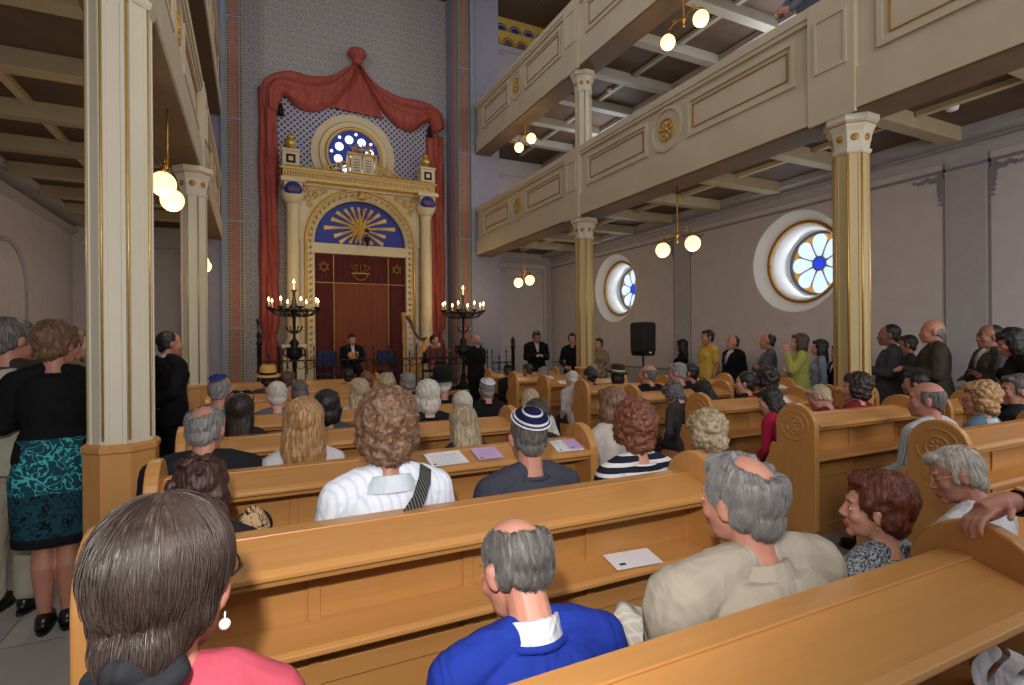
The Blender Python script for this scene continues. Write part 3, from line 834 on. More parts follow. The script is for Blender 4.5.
# entablature
m = MB(); m.box(CX-1.84, AY-.30, 5.34, CX+1.84, AY+.25, 5.39, 1); m.box(CX-1.44, AY-.1, 5.28, CX+1.44, AY+.25, 5.36, 0)
m.box(CX-1.79, AY-.25, 5.39, CX+1.79, AY+.2, 5.57, 0); m.box(CX-1.84, AY-.30, 5.57, CX+1.84, AY+.22, 5.62, 1)
for i in range(60):
    X = CX-1.74+3.48*i/59; m.ell((X, AY-.25, 5.48), (.028, .02, .06), None, 8, 6, 1); m.torus((X, AY-.27, 5.64), .026, .009, 10, 5, 'y', 1)
m.build('entablature', [M['marble'], M['gold']], ark)
for s in (-1, 1):
    x = CX+s*1.62
    m = MB(); m.box(x-.18, AY-.24, 5.62, x+.18, AY+.14, 5.99, 0); m.box(x-.20, AY-.27, 5.99, x+.20, AY+.17, 6.04, 0); m.box(x-.10, AY-.25, 5.72, x+.10, AY-.235, 5.92, 1)
    m.box(x-.05, AY-.255, 5.77, x+.05, AY-.24, 5.87, 0); m.build('corner_block', [M['marble'], M['iron']], ark, .006)
    MB().lathe((x, AY-.05, 6.04), [(.07, 0), (.04, .03), (.04, .06), (.10, .12), (.13, .20), (.09, .27), (.06, .30), (.09, .33), (.03, .38), (.01, .46)], 16).build('urn', M['gold'], ark)
m = MB(); m.box(CX-.30, AY-.2, 5.62, CX+.30, AY+.1, 5.68, 1)
for s in (-1, 1):
    pts = [(-.13, 0), (-.13, .36)] + [(.13*math.cos(PI-PI*i/8), .36+.13*math.sin(PI*i/8)) for i in range(1, 8)] + [(.13, .36), (.13, 0)]
    m.extr([(CX+s*.14+p[0], 5.68+p[1]) for p in pts], 'y', AY-.16, AY-.08, 0)
    for i in range(5): m.box(CX+s*.14-.07, AY-.165, 5.75+.065*i, CX+s*.14+.07, AY-.16, 5.765+.065*i, 2)
for s in (-1, 1): m.box(CX+s*.33-.03, AY-.17, 5.68, CX+s*.33+.03, AY-.05, 6.12, 1)
m.box(CX-.36, AY-.19, 6.13, CX+.36, AY-.03, 6.18, 1)
m.build('law_tablets', [M['marble'], M['gold'], M['iron']], ark)
m = MB(); m.torus((CX, AY-.12, 6.22), .20, .028, 24, 8, 'z')
for k in range(8):
    t = 2*PI*k/8; m.tube([(CX+.20*math.cos(t), AY-.12+.1*math.sin(t), 6.22), (CX+.25*math.cos(t), AY-.12+.12*math.sin(t), 6.31), (CX+.13*math.cos(t), AY-.12+.06*math.sin(t), 6.39)], .015, 6); m.ell((CX+.25*math.cos(t), AY-.12+.12*math.sin(t), 6.33), (.028, .028, .028), None, 8, 6)
for s in (-1, 1):
    for i in range(6): m.torus((CX+s*(.45+.10*i), AY-.15, 5.86-.04*i), .080-.008*i, .022, 14, 6, 'y')
m.build('crown', M['gold'], ark)

# lattice wall and round ark window
lt = MB().box(.45, YF-.05, 5.4, 4.35, YF-.02, 7.9).build('wall_lattice', M['lattice']); lt.name = 'wall_stencil'; struct(lt)
wr2 = thing('window_5', (2.30, YF-.02, 6.26)); struct(wr2)
m = MB(); m.ring((0, 0, 0), .82, 1.02, -.06, 0, 56, 'y', 0); m.ring((0, 0, 0), .62, .82, -.10, -.0, 56, 'y', 0); m.build('surround', M['marble'], wr2)
MB().torus((0, -.10, 0), .66, .045, 56, 8, 'y').torus((0, -.08, 0), .82, .022, 56, 8, 'y').build('frame', M['gold'], wr2)
MB().lathe((0, -.06, 0), [(.63, 0), (.63, .02)], 56, 'y').build('blue_pane', emit('dark_blue_glass', (24, 40, 110), .5), wr2)
m = MB()
for k in range(8):
    t = 2*PI*k/8+.3; c = (.40*math.cos(t), .40*math.sin(t)); m.lathe((c[0], -.075, c[1]), [(.10, 0), (.10, .012)], 20, 'y')
    t += PI/8; m.lathe((.54*math.cos(t), -.075, .54*math.sin(t)), [(.035, 0), (.035, .012)], 12, 'y')
m.lathe((0, -.075, 0), [(.10, 0), (.10, .012)], 20, 'y')
m.build('white_panes', emit('daylit_ark_glass', (225, 238, 255), 1.5), wr2)

# hanging eternal lamp in front of the ark
et = thing('hanging_lamp', (CX+.02, AY-.55, 1.12), 0, 'small dark hanging lamp with red glass in front of the golden star', 'hanging lamp')
MB().lathe((0, 0, 4.12), [(.01, -.22), (.03, -.16), (.05, -.10), (.10, -.02), (.12, .06), (.08, .10)], 16).build('bowl', M['iron'], et)
MB().ell((0, 0, 4.26), (.055, .055, .08)).build('red_glass', paint('red_glass', (150, 30, 24), None, .2), et)
m = MB(); m.tube([(0, 0, 4.33), (0, 0, 4.95)], .008); m.lathe((0, 0, 4.42), [(.08, 0), (.10, .02), (.02, .10)], 12)
for s in (-1, 0, 1): m.tube([(.11*s, .03*abs(s), 4.19), (.05*s, 0, 4.44)], .005)
m.tube([(0, 0, 4.95), (0, .8, 5.6)], .014); m.build('chain', M['iron'], et); et.scale = (.7, .7, .7)

# ------------------------------------------------------------ red drape round the ark
dr = thing('red_drape', (0, 0, 0), 0, 'great red fabric drape gathered in a peak and hanging round the ark', 'drape')
def fall(x0, x1, z0, z1, y, name, wob=1):
    m = MB(); nU, nV = 22, 46; F_ = []; Bk = []
    for j in range(nV+1):
        z = z0+(z1-z0)*j/nV; row = []; rb = []
        pinch = 1-.45*math.exp(-((z-1.75)/.16)**2) + .10*math.exp(-((z-2.3)/.5)**2)
        tail = max(0, (1.6-z))*.15
        for i in range(nU+1):
            t = i/nU; xm = (x0+x1)/2; x = xm+(x1-x0)*(t-.5)*(pinch+tail) + .015*math.sin(z*3+i)
            yy = y-.13*math.sin(PI*t)-.028*math.sin(t*PI*5+.6*math.sin(z*1.3))-.06*math.exp(-((z-2.4)/.5)**2)*math.sin(PI*t)
            row.append((x, yy, z)); rb.append((x, y+.06, z))
        F_.append(row); Bk.append(rb)
    for j in range(nV):
        m.strip(F_[j], F_[j+1]); m.strip(Bk[j], Bk[j+1])
        m.add([F_[j][0], F_[j+1][0], Bk[j+1][0], Bk[j][0]], [(0, 1, 2, 3)], 0, True); m.add([F_[j][-1], F_[j+1][-1], Bk[j+1][-1], Bk[j][-1]], [(0, 1, 2, 3)], 0, True)
    m.strip(F_[0], Bk[0]); m.strip(F_[-1], Bk[-1])
    return m.build(name, M['drape'], dr)
fall(.14, .55, .55, 7.55, YF-.12, 'left_fall'); fall(4.16, 4.64, .55, 7.05, YF-.12, 'right_fall')
bpy.data.objects['left_fall'].name = 'hanging_fall'; bpy.data.objects['right_fall'].name = 'hanging_fall'
def swag(up, lo, name, folds=5):
    def interp(P, t):
        q = t*(len(P)-1); i = min(int(q), len(P)-2); f = q-i
        p0 = P[max(i-1, 0)]; p1 = P[i]; p2 = P[i+1]; p3 = P[min(i+2, len(P)-1)]
        return [0.5*((2*p1[k])+(-p0[k]+p2[k])*f+(2*p0[k]-5*p1[k]+4*p2[k]-p3[k])*f*f+(-p0[k]+3*p1[k]-3*p2[k]+p3[k])*f**3) for k in (0, 1)]
    U, V = 54, 20; rows = []; back = []
    for j in range(V+1):
        s = j/V; r = []; rb = []
        for i in range(U+1):
            t = i/U; a = interp(up, t); b_ = interp(lo, t)
            x = a[0]+(b_[0]-a[0])*s; z = a[1]+(b_[1]-a[1])*s
            y = YF-.14-.16*math.sin(PI*s)-.035*math.sin(s*PI*folds+t*2.2)
            r.append((x, y, z)); rb.append((x, YF-.07, z))
        rows.append(r); back.append(rb)
    m = MB()
    for j in range(V): m.strip(rows[j], rows[j+1]); m.strip(back[j], back[j+1])
    m.strip(rows[0], back[0]); m.strip(rows[-1], back[-1])
    m.strip([r[0] for r in rows], [r[0] for r in back]); m.strip([r[-1] for r in rows], [r[-1] for r in back])
    return m.build(name, M['drape'], dr)
def pts(L): return [at(u, v, YF-.15) for u, v in L]
swag(pts([(261, 108), (262, 84), (272, 74), (290, 71), (310, 76), (330, 76), (346, 68), (357, 62)]), pts([(279, 112), (281, 98), (286, 96), (296, 106), (312, 111), (330, 106), (345, 92), (354, 74)]), 'swag')
swag(pts([(358, 62), (368, 76), (382, 88), (400, 97), (420, 101), (432, 106), (441, 114), (445, 128)]), pts([(362, 74), (372, 92), (384, 112), (398, 126), (412, 131), (424, 124), (430, 122), (432, 134)]), 'swag')
m = MB(); n = 30; tp = pts([(352, 68), (364, 68)]); bt = pts([(330, 106), (384, 118)])
f0 = []; f1 = []
for i in range(n+1):
    t = i/n; w = .02*math.sin(t*PI*11)
    f0.append((tp[0][0]+(tp[1][0]-tp[0][0])*t, YF-.10+w*.4, tp[0][1]+(tp[1][1]-tp[0][1])*t)); f1.append((bt[0][0]+(bt[1][0]-bt[0][0])*t, YF-.10+w, bt[0][1]+(bt[1][1]-bt[0][1])*t))
m.strip(f0, f1); m.strip([(p[0], YF-.05, p[2]) for p in f0], [(p[0], YF-.05, p[2]) for p in f1]); m.build('pleated_centre', M['drape'], dr)
pk = at(357, 57, YF-.2)
m = MB(); m.lathe((pk[0], YF-.22, pk[1]), [(.05, -.22), (.13, -.16), (.09, -.10), (.16, -.04), (.24, .05), (.20, .14), (.08, .19), (.01, .20)], 16)
m.build('gathered_knot', M['drape'], dr)
# small tassels hanging from swags
for (u, v) in ((281, 108), (429, 130)):
    p = at(u, v, YF-.2); MB().lathe((p[0], YF-.22, p[1]), [(.005, .12), (.03, .10), (.04, .05), (.06, -.06), (.07, -.18), (.01, -.19)], 12).build('tassel', M['iron'], dr)

# ------------------------------------------------------------ candelabra
flame = emit('candle_bulb', (255, 200, 120), 14)
def candelabrum(x, y, z0, label):
    rt = thing('candelabrum', (x, y, z0), 0, label, 'candelabrum', 'tall black candelabra beside the ark')
    m = MB(); m.lathe((0, 0, 0), [(.22, 0), (.22, .05), (.12, .10), (.05, .22), (.07, .30), (.04, .38), (.045, .75), (.14, .84), (.16, .95), (.07, 1.08), (.10, 1.14), (.03, 1.25), (.035, 1.75), (.08, 1.8), (.12, 1.88), (.05, 1.96), (.03, 2.1), (.03, 2.22), (.07, 2.26)], 14)
    for k in range(4):
        t = PI/2*k+.4; m.torus((.14*math.cos(t), .14*math.sin(t), .95), .09, .02, 14, 6, 'y'); m.tube([(.05*math.cos(t), .05*math.sin(t), 1.35), (.15*math.cos(t), .15*math.sin(t), 1.42), (.18*math.cos(t), .18*math.sin(t), 1.5)], .016, 6)
    m.build('stem', M['iron'], rt)
    for k in range(8):
        t = 2*PI*k/8+.2; c_, s_ = math.cos(t), math.sin(t); L = .50
        a = MB(); a.tube([(0, 0, 1.78), (.2*c_, .2*s_, 1.70), (.38*c_, .38*s_, 1.74), (L*c_, L*s_, 1.84)], .016, 6)
        a.torus((.24*c_, .24*s_, 1.80), .055, .012, 12, 6, 'y'); a.lathe((L*c_, L*s_, 1.84), [(.015, 0), (.06, .03), (.065, .05), (.02, .055)], 10)
        a.build('arm', M['iron'], rt)
        MB().lathe((L*c_, L*s_, 1.89), [(.018, 0), (.018, .12)], 8).build('candle', M['marble'], rt)
        MB().lathe((L*c_, L*s_, 2.01), [(.006, 0), (.020, .025), (.016, .05), (.002, .085)], 10).build('flame_bulb', flame, rt)
    MB().lathe((0, 0, 2.26), [(.02, 0), (.02, .14)], 8).build('candle', M['marble'], rt); MB().lathe((0, 0, 2.40), [(.006, 0), (.022, .025), (.018, .05), (.002, .09)], 10).build('flame_bulb', flame, rt)
    MB().torus((0, 0, 1.83), .42, .014, 36, 6, 'z').build('hoop', M['iron'], rt)
candelabrum(at(294, 300, 12.2)[0], 12.2, PZ, 'tall black candelabrum with lit bulbs left of the ark')
candelabrum(at(463, 300, 12.2)[0], 12.2, PZ, 'tall black candelabrum with lit bulbs right of the ark')

# ------------------------------------------------------------ harp, chairs, microphone stand, loudspeaker
hx = at(404, 350, 12.2)[0]
hp = thing('harp', (hx, 12.2, PZ), R(-8), 'tall golden brown concert harp standing at the railing', 'harp')
m = MB(); m.lathe((0, 0, 0), [(.09, 0), (.10, .06), (.05, .12), (.045, .2), (.04, 1.6), (.055, 1.66), (.05, 1.74), (.07, 1.80), (.02, 1.83)], 14); m.build('pillar', M['honey_v'], hp)
m = MB(); m.tube([(0, 0, 1.74), (.10, 0, 1.70), (.18, 0, 1.56), (.24, 0, 1.38), (.33, 0, 1.24), (.44, 0, 1.20), (.54, 0, 1.24)], [.04, .045, .04, .035, .035, .045, .03], 8); m.build('neck', M['dwood'], hp)
m = MB(); m.tube([(.04, 0, .10), (.54, 0, 1.22)], [.13, .05], 12); m.build('soundbox', M['honey_v'], hp)
m = MB()
for i in range(22):
    t = i/21; xb = .08+.42*t; zb = .10+(xb-.04)*2.24; xt = .06+.46*t
    zt = np.interp(xt, [.0, .1, .18, .24, .33, .44, .54], [1.74, 1.70, 1.56, 1.38, 1.24, 1.20, 1.24]); m.tube([(xb, 0, zb), (xt, 0, zt)], .002, 4)
m.build('strings', M['paper'], hp)
m = MB(); m.box(-.12, -.12, 0, .2, .12, .06); m.build('base', M['honey'], hp)

def chair(x, y, z, rz, label, grp):
    rt = thing('chair', (x, y, z), rz, label, 'chair', grp)
    MB().box(-.22, -.22, .42, .22, .22, .47).build('seat', M['navy'], rt, .015)
    MB().box(-.21, -.24, .62, .21, -.20, .95).build('backrest', M['navy'], rt, .015)
    for sx in (-1, 1):
        for sy in (-1, 1):
            MB().tube([(sx*.2, sy*.2, 0), (sx*.2, sy*.2, .95 if sy < 0 else .43)], .012, 8).build('leg', M['iron'], rt)
chair(at(328, 370, 12.5)[0], 12.5, PZ, PI, 'blue padded chair on platform left of the seated violinist', 'blue chairs on the platform')
chair(at(388, 370, 12.9)[0], 12.9, PZ, PI, 'blue padded chair on platform between violinist and harp', 'blue chairs on the platform')
mx = at(258, 340, 12.1)[0]
ms = thing('microphone_stand', (mx, 12.1, PZ), 0, 'slim black microphone stand left of the candelabrum', 'microphone stand')
MB().lathe((0, 0, 0), [(.14, 0), (.14, .02), (.02, .04)], 16).build('base', M['black'], ms)
MB().tube([(0, 0, .03), (0, 0, 1.5)], .012, 8).lathe((0, 0, .9), [(.02, 0), (.025, .03), (.02, .08)], 8).build('pole', M['black'], ms)
MB().lathe((0, 0, 1.5), [(.015, 0), (.02, .05), (.035, .09), (.03, .13), (.005, .15)], 12).build('microphone', M['black'], ms)
mu = thing('music_stand', (at(438, 360, 11.9)[0], 11.95, PZ), 0, 'dark red music desk in front of the harpist', 'music stand')
MB().box(-.22, -.02, .72, .22, .02, 1.0).build('desk', paint('red_desk', (96, 34, 28), None, .6), mu, .01)
MB().tube([(0, 0, 0), (0, 0, .74)], .015, 8).build('pole', M['iron'], mu); MB().lathe((0, 0, 0), [(.16, 0), (.16, .02), (.02, .05)], 12).build('base', M['iron'], mu)

sy, sz = atx(643, 340, 6.9)
sp = thing('loudspeaker', (6.9, sy, 0), R(12), 'black loudspeaker raised on a stand against the side wall', 'loudspeaker')
pr = [(-.20, .30), (-.19, -.22), (-.15, -.31), (.15, -.31), (.19, -.22), (.20, .30), (.16, .35), (-.16, .35)]
MB().extr([(p[0], p[1]+1.60) for p in pr], 'y', -.17, .17).build('cabinet', M['black'], sp, .03)
MB().box(-.15, -.178, 1.40, .15, -.168, 1.86).build('grille', paint('speaker_mesh', (28, 28, 30), None, .7, bump=.5, bscale=300), sp, .004)
MB().box(-.03, -.182, 1.34, .03, -.17, 1.37).build('badge', M['paper'], sp)
MB().tube([(0, 0, .10), (0, 0, 1.30)], .02, 10).build('pole', M['iron'], sp)
for k in range(3):
    t = 2*PI*k/3; MB().tube([(0, 0, .55), (.45*math.cos(t), .45*math.sin(t), .02)], .014, 6).build('leg', M['iron'], sp)

# ------------------------------------------------------------ people
from mathutils.bvhtree import BVHTree
def limb(mb, pts, rad, n=12):
    mb.tube(pts, rad, n, caps=True)
    for p, r in zip(pts, rad): mb.ell(p, (r*.985,)*3, None, n, 8)
def loft(mb, rings, n=24):
    vs = []
    for (x, y, z, rx, ry) in rings:
        for k in range(n):
            a = 2*PI*k/n; c_, s_ = math.cos(a), math.sin(a)
            e = .82                                    # slightly squared section
            vs.append((x+rx*math.copysign(abs(c_)**e, c_), y+ry*math.copysign(abs(s_)**e, s_), z))
    m = len(rings)
    fs = [(i*n+k, i*n+(k+1) % n, (i+1)*n+(k+1) % n, (i+1)*n+k) for i in range(m-1) for k in range(n)]
    fs += [tuple(range(n))[::-1], tuple((m-1)*n+k for k in range(n))]
    mb.add(vs, fs, 0, True)
def xf(mb, mat, start=0):
    for i in range(start, len(mb.v)): mb.v[i] = tuple(mat @ Vector(mb.v[i]))
def remesh(mb, vox, smooth=3, fac=.5):
    me = mb.mesh('tmp'); o = bpy.data.objects.new('tmp', me); COL.objects.link(o)
    r = o.modifiers.new('r', 'REMESH'); r.mode = 'VOXEL'; r.voxel_size = vox; r.use_smooth_shade = True
    if smooth:
        q = o.modifiers.new('s', 'SMOOTH'); q.factor = fac; q.iterations = smooth
    dg = bpy.context.evaluated_depsgraph_get(); dg.update()
    out = bpy.data.meshes.new_from_object(o.evaluated_get(dg))
    bpy.data.objects.remove(o); bpy.data.meshes.remove(me)
    return out
def mkobj(name, me, mats, parent, mat=None):
    for m in mats: me.materials.append(m)
    me.name = name
    o = bpy.data.objects.new(name, me); COL.objects.link(o); o.parent = parent
    if mat is not None: o.matrix_local = mat
    return o
def displace(me, f):
    n = len(me.vertices); co = np.empty(n*3, 'f'); nr = np.empty(n*3, 'f')
    me.vertices.foreach_get('co', co); me.vertices.foreach_get('normal', nr)
    co = co.reshape(-1, 3); nr = nr.reshape(-1, 3)
    for i in range(n):
        co[i] += nr[i]*f(Vector(co[i]), nr[i])
    me.vertices.foreach_set('co', co.ravel()); me.update()

def head_parts(mb, fem, fine, open_mouth=False):
    k = .965 if fem else 1.0
    mb.ell((0, -.012, .030), (.0755*k, .095, .090), None, 24, 16)
    mb.ell((0, .026, -.022), (.062*k, .064, .088), None, 20, 14)
    mb.ell((0, .036, -.072), (.050*k, .046, .040))
    mb.ell((0, .070, -.098), (.022, .019, .017)); mb.ell((0, .078, .026), (.048, .014, .012))
    for s in (-1, 1):
        mb.ell((s*.036*k, .060, -.030), (.024, .024, .024))
        mb.ell((s*.076*k, -.004, -.012), (.010, .020, .032), Euler((-.25, 0, s*-.35)), 12, 8)
        mb.ell((s*.080*k, -.008, .004), (.009, .016, .018), Euler((-.2, 0, s*-.5)), 10, 6)
        mb.ell((s*.034, .074, -.002), (.017, .010, .009))
        mb.ell((s*.012, .094, -.034), (.010, .011, .008))
    mb.tube([(0, .084, .018), (0, .094, -.008), (0, .107, -.030), (0, .097, -.040)], [.008, .0095, .0105, .009], 10)
    mb.ell((0, .090, -.062), (.022, .010, .0062)); mb.ell((0, .087, -.072), (.019, .011, .0068))
def headmat(s, neck, yaw, pitch, roll):
    Mh = Matrix.Translation(neck) @ Euler((-pitch, roll, yaw), 'ZXY').to_matrix().to_4x4() @ Matrix.Translation((0, .03, .125))
    return Mh

def hand(mb, w, d, up, curl=.5, spread=.12, L=1.0, side=1, fr=.0085):
    """palm, four bent fingers of unequal length and a thumb off the side of the palm"""
    w = Vector(w); d = Vector(d).normalized(); up = Vector(up); up = (up-d*up.dot(d)).normalized(); sd = d.cross(up)*side
    mb.tube([w, w+d*.03, w+d*.085], [.026, .030, .030], 10)
    st = len(mb.v)
    loftv = []
    c = w+d*.055
    # flattened palm
    rot = Matrix((sd, d, up)).transposed().to_euler()
    mb.ell(c, (.040, .052, .016), rot, 14, 10)
    for i, (o, l) in enumerate(((-.030, .064), (-.010, .074), (.011, .070), (.030, .056))):
        a = w+d*.092+sd*o; fd = (d+sd*(o*spread*14)).normalized()
        b = a+(fd-up*curl*.5).normalized()*l*.45*L; e = b+(fd-up*curl*1.3).normalized()*l*.33*L; g = e+(fd*.6-up*curl*2.0).normalized()*l*.28*L
        limb(mb, [a-fd*.02, b, e, g], [fr*1.12, fr*1.05, fr*.95, fr*.80], 8)
    t0 = w+d*.025-sd*.028; t1 = t0+(d*.7-sd*.75-up*.15).normalized()*.038; t2 = t1+(d*.9-sd*.35-up*.4).normalized()*.028
    limb(mb, [t0+sd*.012, t1, t2], [.013, .0105, .009], 8)

def hair_mesh(style, vox, k=1.0, seed=0, vol=0.0):
    mb = MB(); holes = []; amp, fr, st = .004, 28, .003
    e = mb.ell; v = vol
    def cap(dz=0, dy=0, g=0): e((0, -.026+dy, .040+dz), ((.0855+v+g)*k, .099+v+g, .094+v+g), None, 28, 18)
    def nape(g=0): e((0, -.066, -.035), (.060+g, .042+g, .052+g)); [e((s*.064, -.044, -.005), (.018+g, .036+g, .048+g)) for s in (-1, 1)]
    if style == 'short':
        cap(); nape(); [e((s*.074, .022, -.002), (.007, .016, .032)) for s in (-1, 1)]; e((0, .055, .088), (.055, .035, .028)); amp, st = .004, .003
    elif style == 'crop':
        cap(-.003, -.002, -.003); nape(-.004); amp, st = .001, .0015
    elif style == 'receding':
        e((0, -.042, .034), (.0835*k, .090, .088)); nape(); amp = .002
        holes = [((0, .045, .115), .058)]
    elif style == 'crownbald':
        cap(-.001, 0, 0); nape(.002); e((0, .045, .092), (.05, .035, .028)); holes = [((0, -.068, .112), .064)]; amp, st = .003, .0022
    elif style == 'ringbald':
        loft(mb, [(0, -.034, -.035, .062, .066), (0, -.024, -.01, .0765*k, .086), (0, -.020, .02, .0795*k, .0945), (0, -.020, .045, .0775*k, .0925), (0, -.018, .066, .070*k, .084)]); nape(-.006); [e((s*.072, .015, .0), (.007, .016, .030)) for s in (-1, 1)]; amp, st = .001, .0012
    elif style == 'stubble':
        e((0, -.036, .0), (.0795*k, .080, .058)); nape(-.008); amp, st = .0008, .001
    elif style == 'bob':
        cap(.004, -.002, .008); [e((s*.066, -.012, -.045), (.034+v, .062+v, .085), Euler((0, s*.12, 0))) for s in (-1, 1)]; e((0, -.066, -.050), (.080+v, .052+v, .088)); e((0, .050, .095), (.060, .040, .030)); amp, st = .005, .005
    elif style == 'wavybob':
        cap(.006, -.002, .016); [e((s*.074, -.010, -.040), (.036+v, .064+v, .085)) for s in (-1, 1)]; e((0, -.070, -.045), (.088+v, .055+v, .09)); e((0, .050, .098), (.066, .045, .034)); amp, fr, st = .010, 22, .004
    elif style == 'shortwave':
        cap(.006, -.004, .010); nape(.008); e((0, .040, .104), (.060, .046, .030)); [e((s*.070, .020, .030), (.014, .030, .032)) for s in (-1, 1)]; e((0, -.095, .03), (.06, .04, .07)); amp, fr, st = .009, 30, .003
    elif style == 'topbald':
        cap(-.001, 0, -.004); e((0, -.062, -.018), (.060, .036, .042)); [e((s*.066, -.040, .0), (.015, .036, .040)) for s in (-1, 1)]; holes = [((0, -.056, .118), .060), ((0, .03, .125), .06)]; amp, st = .002, .003
    elif style == 'curly':
        cap(.008, -.002, .020); [e((s*.070, -.008, -.010), (.036+v, .062+v, .070)) for s in (-1, 1)]; e((0, -.068, -.040), (.082+v, .054+v, .078)); e((0, .052, .098), (.066, .044, .036)); amp, fr, st = .015, 34, .0
    elif style == 'long':
        cap(.004, -.002, .010); [e((s*.066, -.020, -.045), (.032+v, .058+v, .10)) for s in (-1, 1)]
        loft(mb, [(0, -.055, .05, .085+v, .055+v), (0, -.072, -.05, .095+v, .050+v), (0, -.085, -.15, .100+v, .042+v), (0, -.090, -.235, .090+v, .030), (0, -.092, -.275, .070, .016)]); e((0, .050, .093), (.058, .040, .030)); amp, st = .006, .006
    elif style == 'straightlong':
        cap(.0, -.002, .004); [e((s*.060, -.026, -.05), (.026, .050, .10)) for s in (-1, 1)]
        loft(mb, [(0, -.052, .04, .078, .050), (0, -.066, -.08, .084, .040), (0, -.078, -.20, .080, .032), (0, -.084, -.33, .070, .020)]); amp, st = .002, .004
    elif style == 'updo':
        cap(.002, -.004, .002); e((0, -.066, -.035), (.064, .046, .056)); [e((s*.058, -.045, -.005), (.020, .045, .050)) for s in (-1, 1)]; e((0, -.085, -.055), (.055, .040, .045)); e((0, .050, .090), (.055, .038, .030)); amp, st = .002, .0010
    elif style == 'bun':
        cap(.002, -.004, .004); nape(.002); e((0, -.115, .020), (.045, .036, .045)); amp, st = .005, .004
    elif style == 'tousled':
        cap(.008, 0, .012); nape(.012); e((0, -.075, -.045), (.075, .05, .07)); [e((s*.068, -.01, -.02), (.030, .055, .062)) for s in (-1, 1)]
        rnd = random.Random(seed)
        for i in range(26):
            t = rnd.uniform(0, 2*PI); ph_ = rnd.uniform(.2, 1.7); d = Vector((math.sin(ph_)*math.cos(t), math.sin(ph_)*math.sin(t)*1.1-.2, math.cos(ph_)))
            p = Vector((0, -.026, .04))+Vector((d.x*.095, d.y*.11, d.z*.105)); limb(mb, [p, p+d*.012+Vector((0, 0, -.014))], [.017, .008], 8)
        amp, fr, st = .006, 30, .004
    me = remesh(mb, vox, 2 if style not in ('tousled',) else 1)
    off = Vector((seed*3.7, seed*1.3, seed*2.1))
    def f(p, n):
        a = noise.noise(p*fr+off)*amp
        if st: a += noise.noise(Vector((p.x*95, p.y*95, p.z*14))+off)*st
        for c, r in holes:
            dd = (p-Vector(c)).length/(r*(1+.22*noise.noise(p*45+off)))
            if dd < 1.25: a -= .032*min(1, (1.25-dd)/.35)
        if style == 'curly': a += abs(noise.noise(p*70+off))*.010
        return a
    displace(me, f)
    if holes or style in ('ringbald', 'shortwave', 'bob', 'wavybob', 'curly', 'long', 'straightlong', 'short', 'updo', 'bun', 'tousled'):
        bm = bmesh.new(); bm.from_mesh(me); dele = []
        face = style not in ('ringbald', 'stubble')
        for vv in bm.verts:
            p = vv.co
            if style == 'ringbald' and p.y > .038: dele.append(vv); continue
            if face and p.y > .056-.2*max(0, p.z)*0 and p.z < .062+noise.noise(p*40+off)*.008 and abs(p.x) < .070: dele.append(vv)
        if dele: bmesh.ops.delete(bm, geom=dele, context='VERTS')
        bm.to_mesh(me); bm.free()
    return me
def strands(me, n, seed, length=.10, curl=0.0, crown=(0, -.03, .14), r=.0009, minz=-.4):
    r *= .62; n = int(n*1.3)
    """single hairs combed over the surface of a hair mesh; returns MB"""
    rnd = random.Random(seed); vs = [v.co.copy() for v in me.vertices]; fs = [tuple(p.vertices) for p in me.polygons]
    bt = BVHTree.FromPolygons(vs, fs); mb = MB(); crown = Vector(crown)
    for i in range(n):
        p = vs[rnd.randrange(len(vs))].copy(); L = length*rnd.uniform(.5, 1.1); pts = []; st = 8; ph_ = rnd.uniform(0, 6.3)
        lift = rnd.uniform(.0004, .0035)
        for q in range(st):
            h = bt.find_nearest(p)
            if h[0] is None: break
            nrm = h[1]; pts.append(h[0]+nrm*(lift*(1+q/st*1.5)))
            d = (p-crown); d = d.normalized()*.9+Vector((0, 0, -.9)) + Vector((math.sin(ph_), math.cos(ph_), 0))*.18
            if curl: d += Vector((math.sin(ph_+q*1.9), math.cos(ph_+q*1.6), math.sin(ph_+q)))*curl
            d = d-nrm*d.dot(nrm)
            if d.length < 1e-5: break
            p = h[0]+d.normalized()*L/st
        if len(pts) > 3: mb.tube(pts, [r]*(len(pts)-1)+[r*.3], 3, 0, False)
    return mb

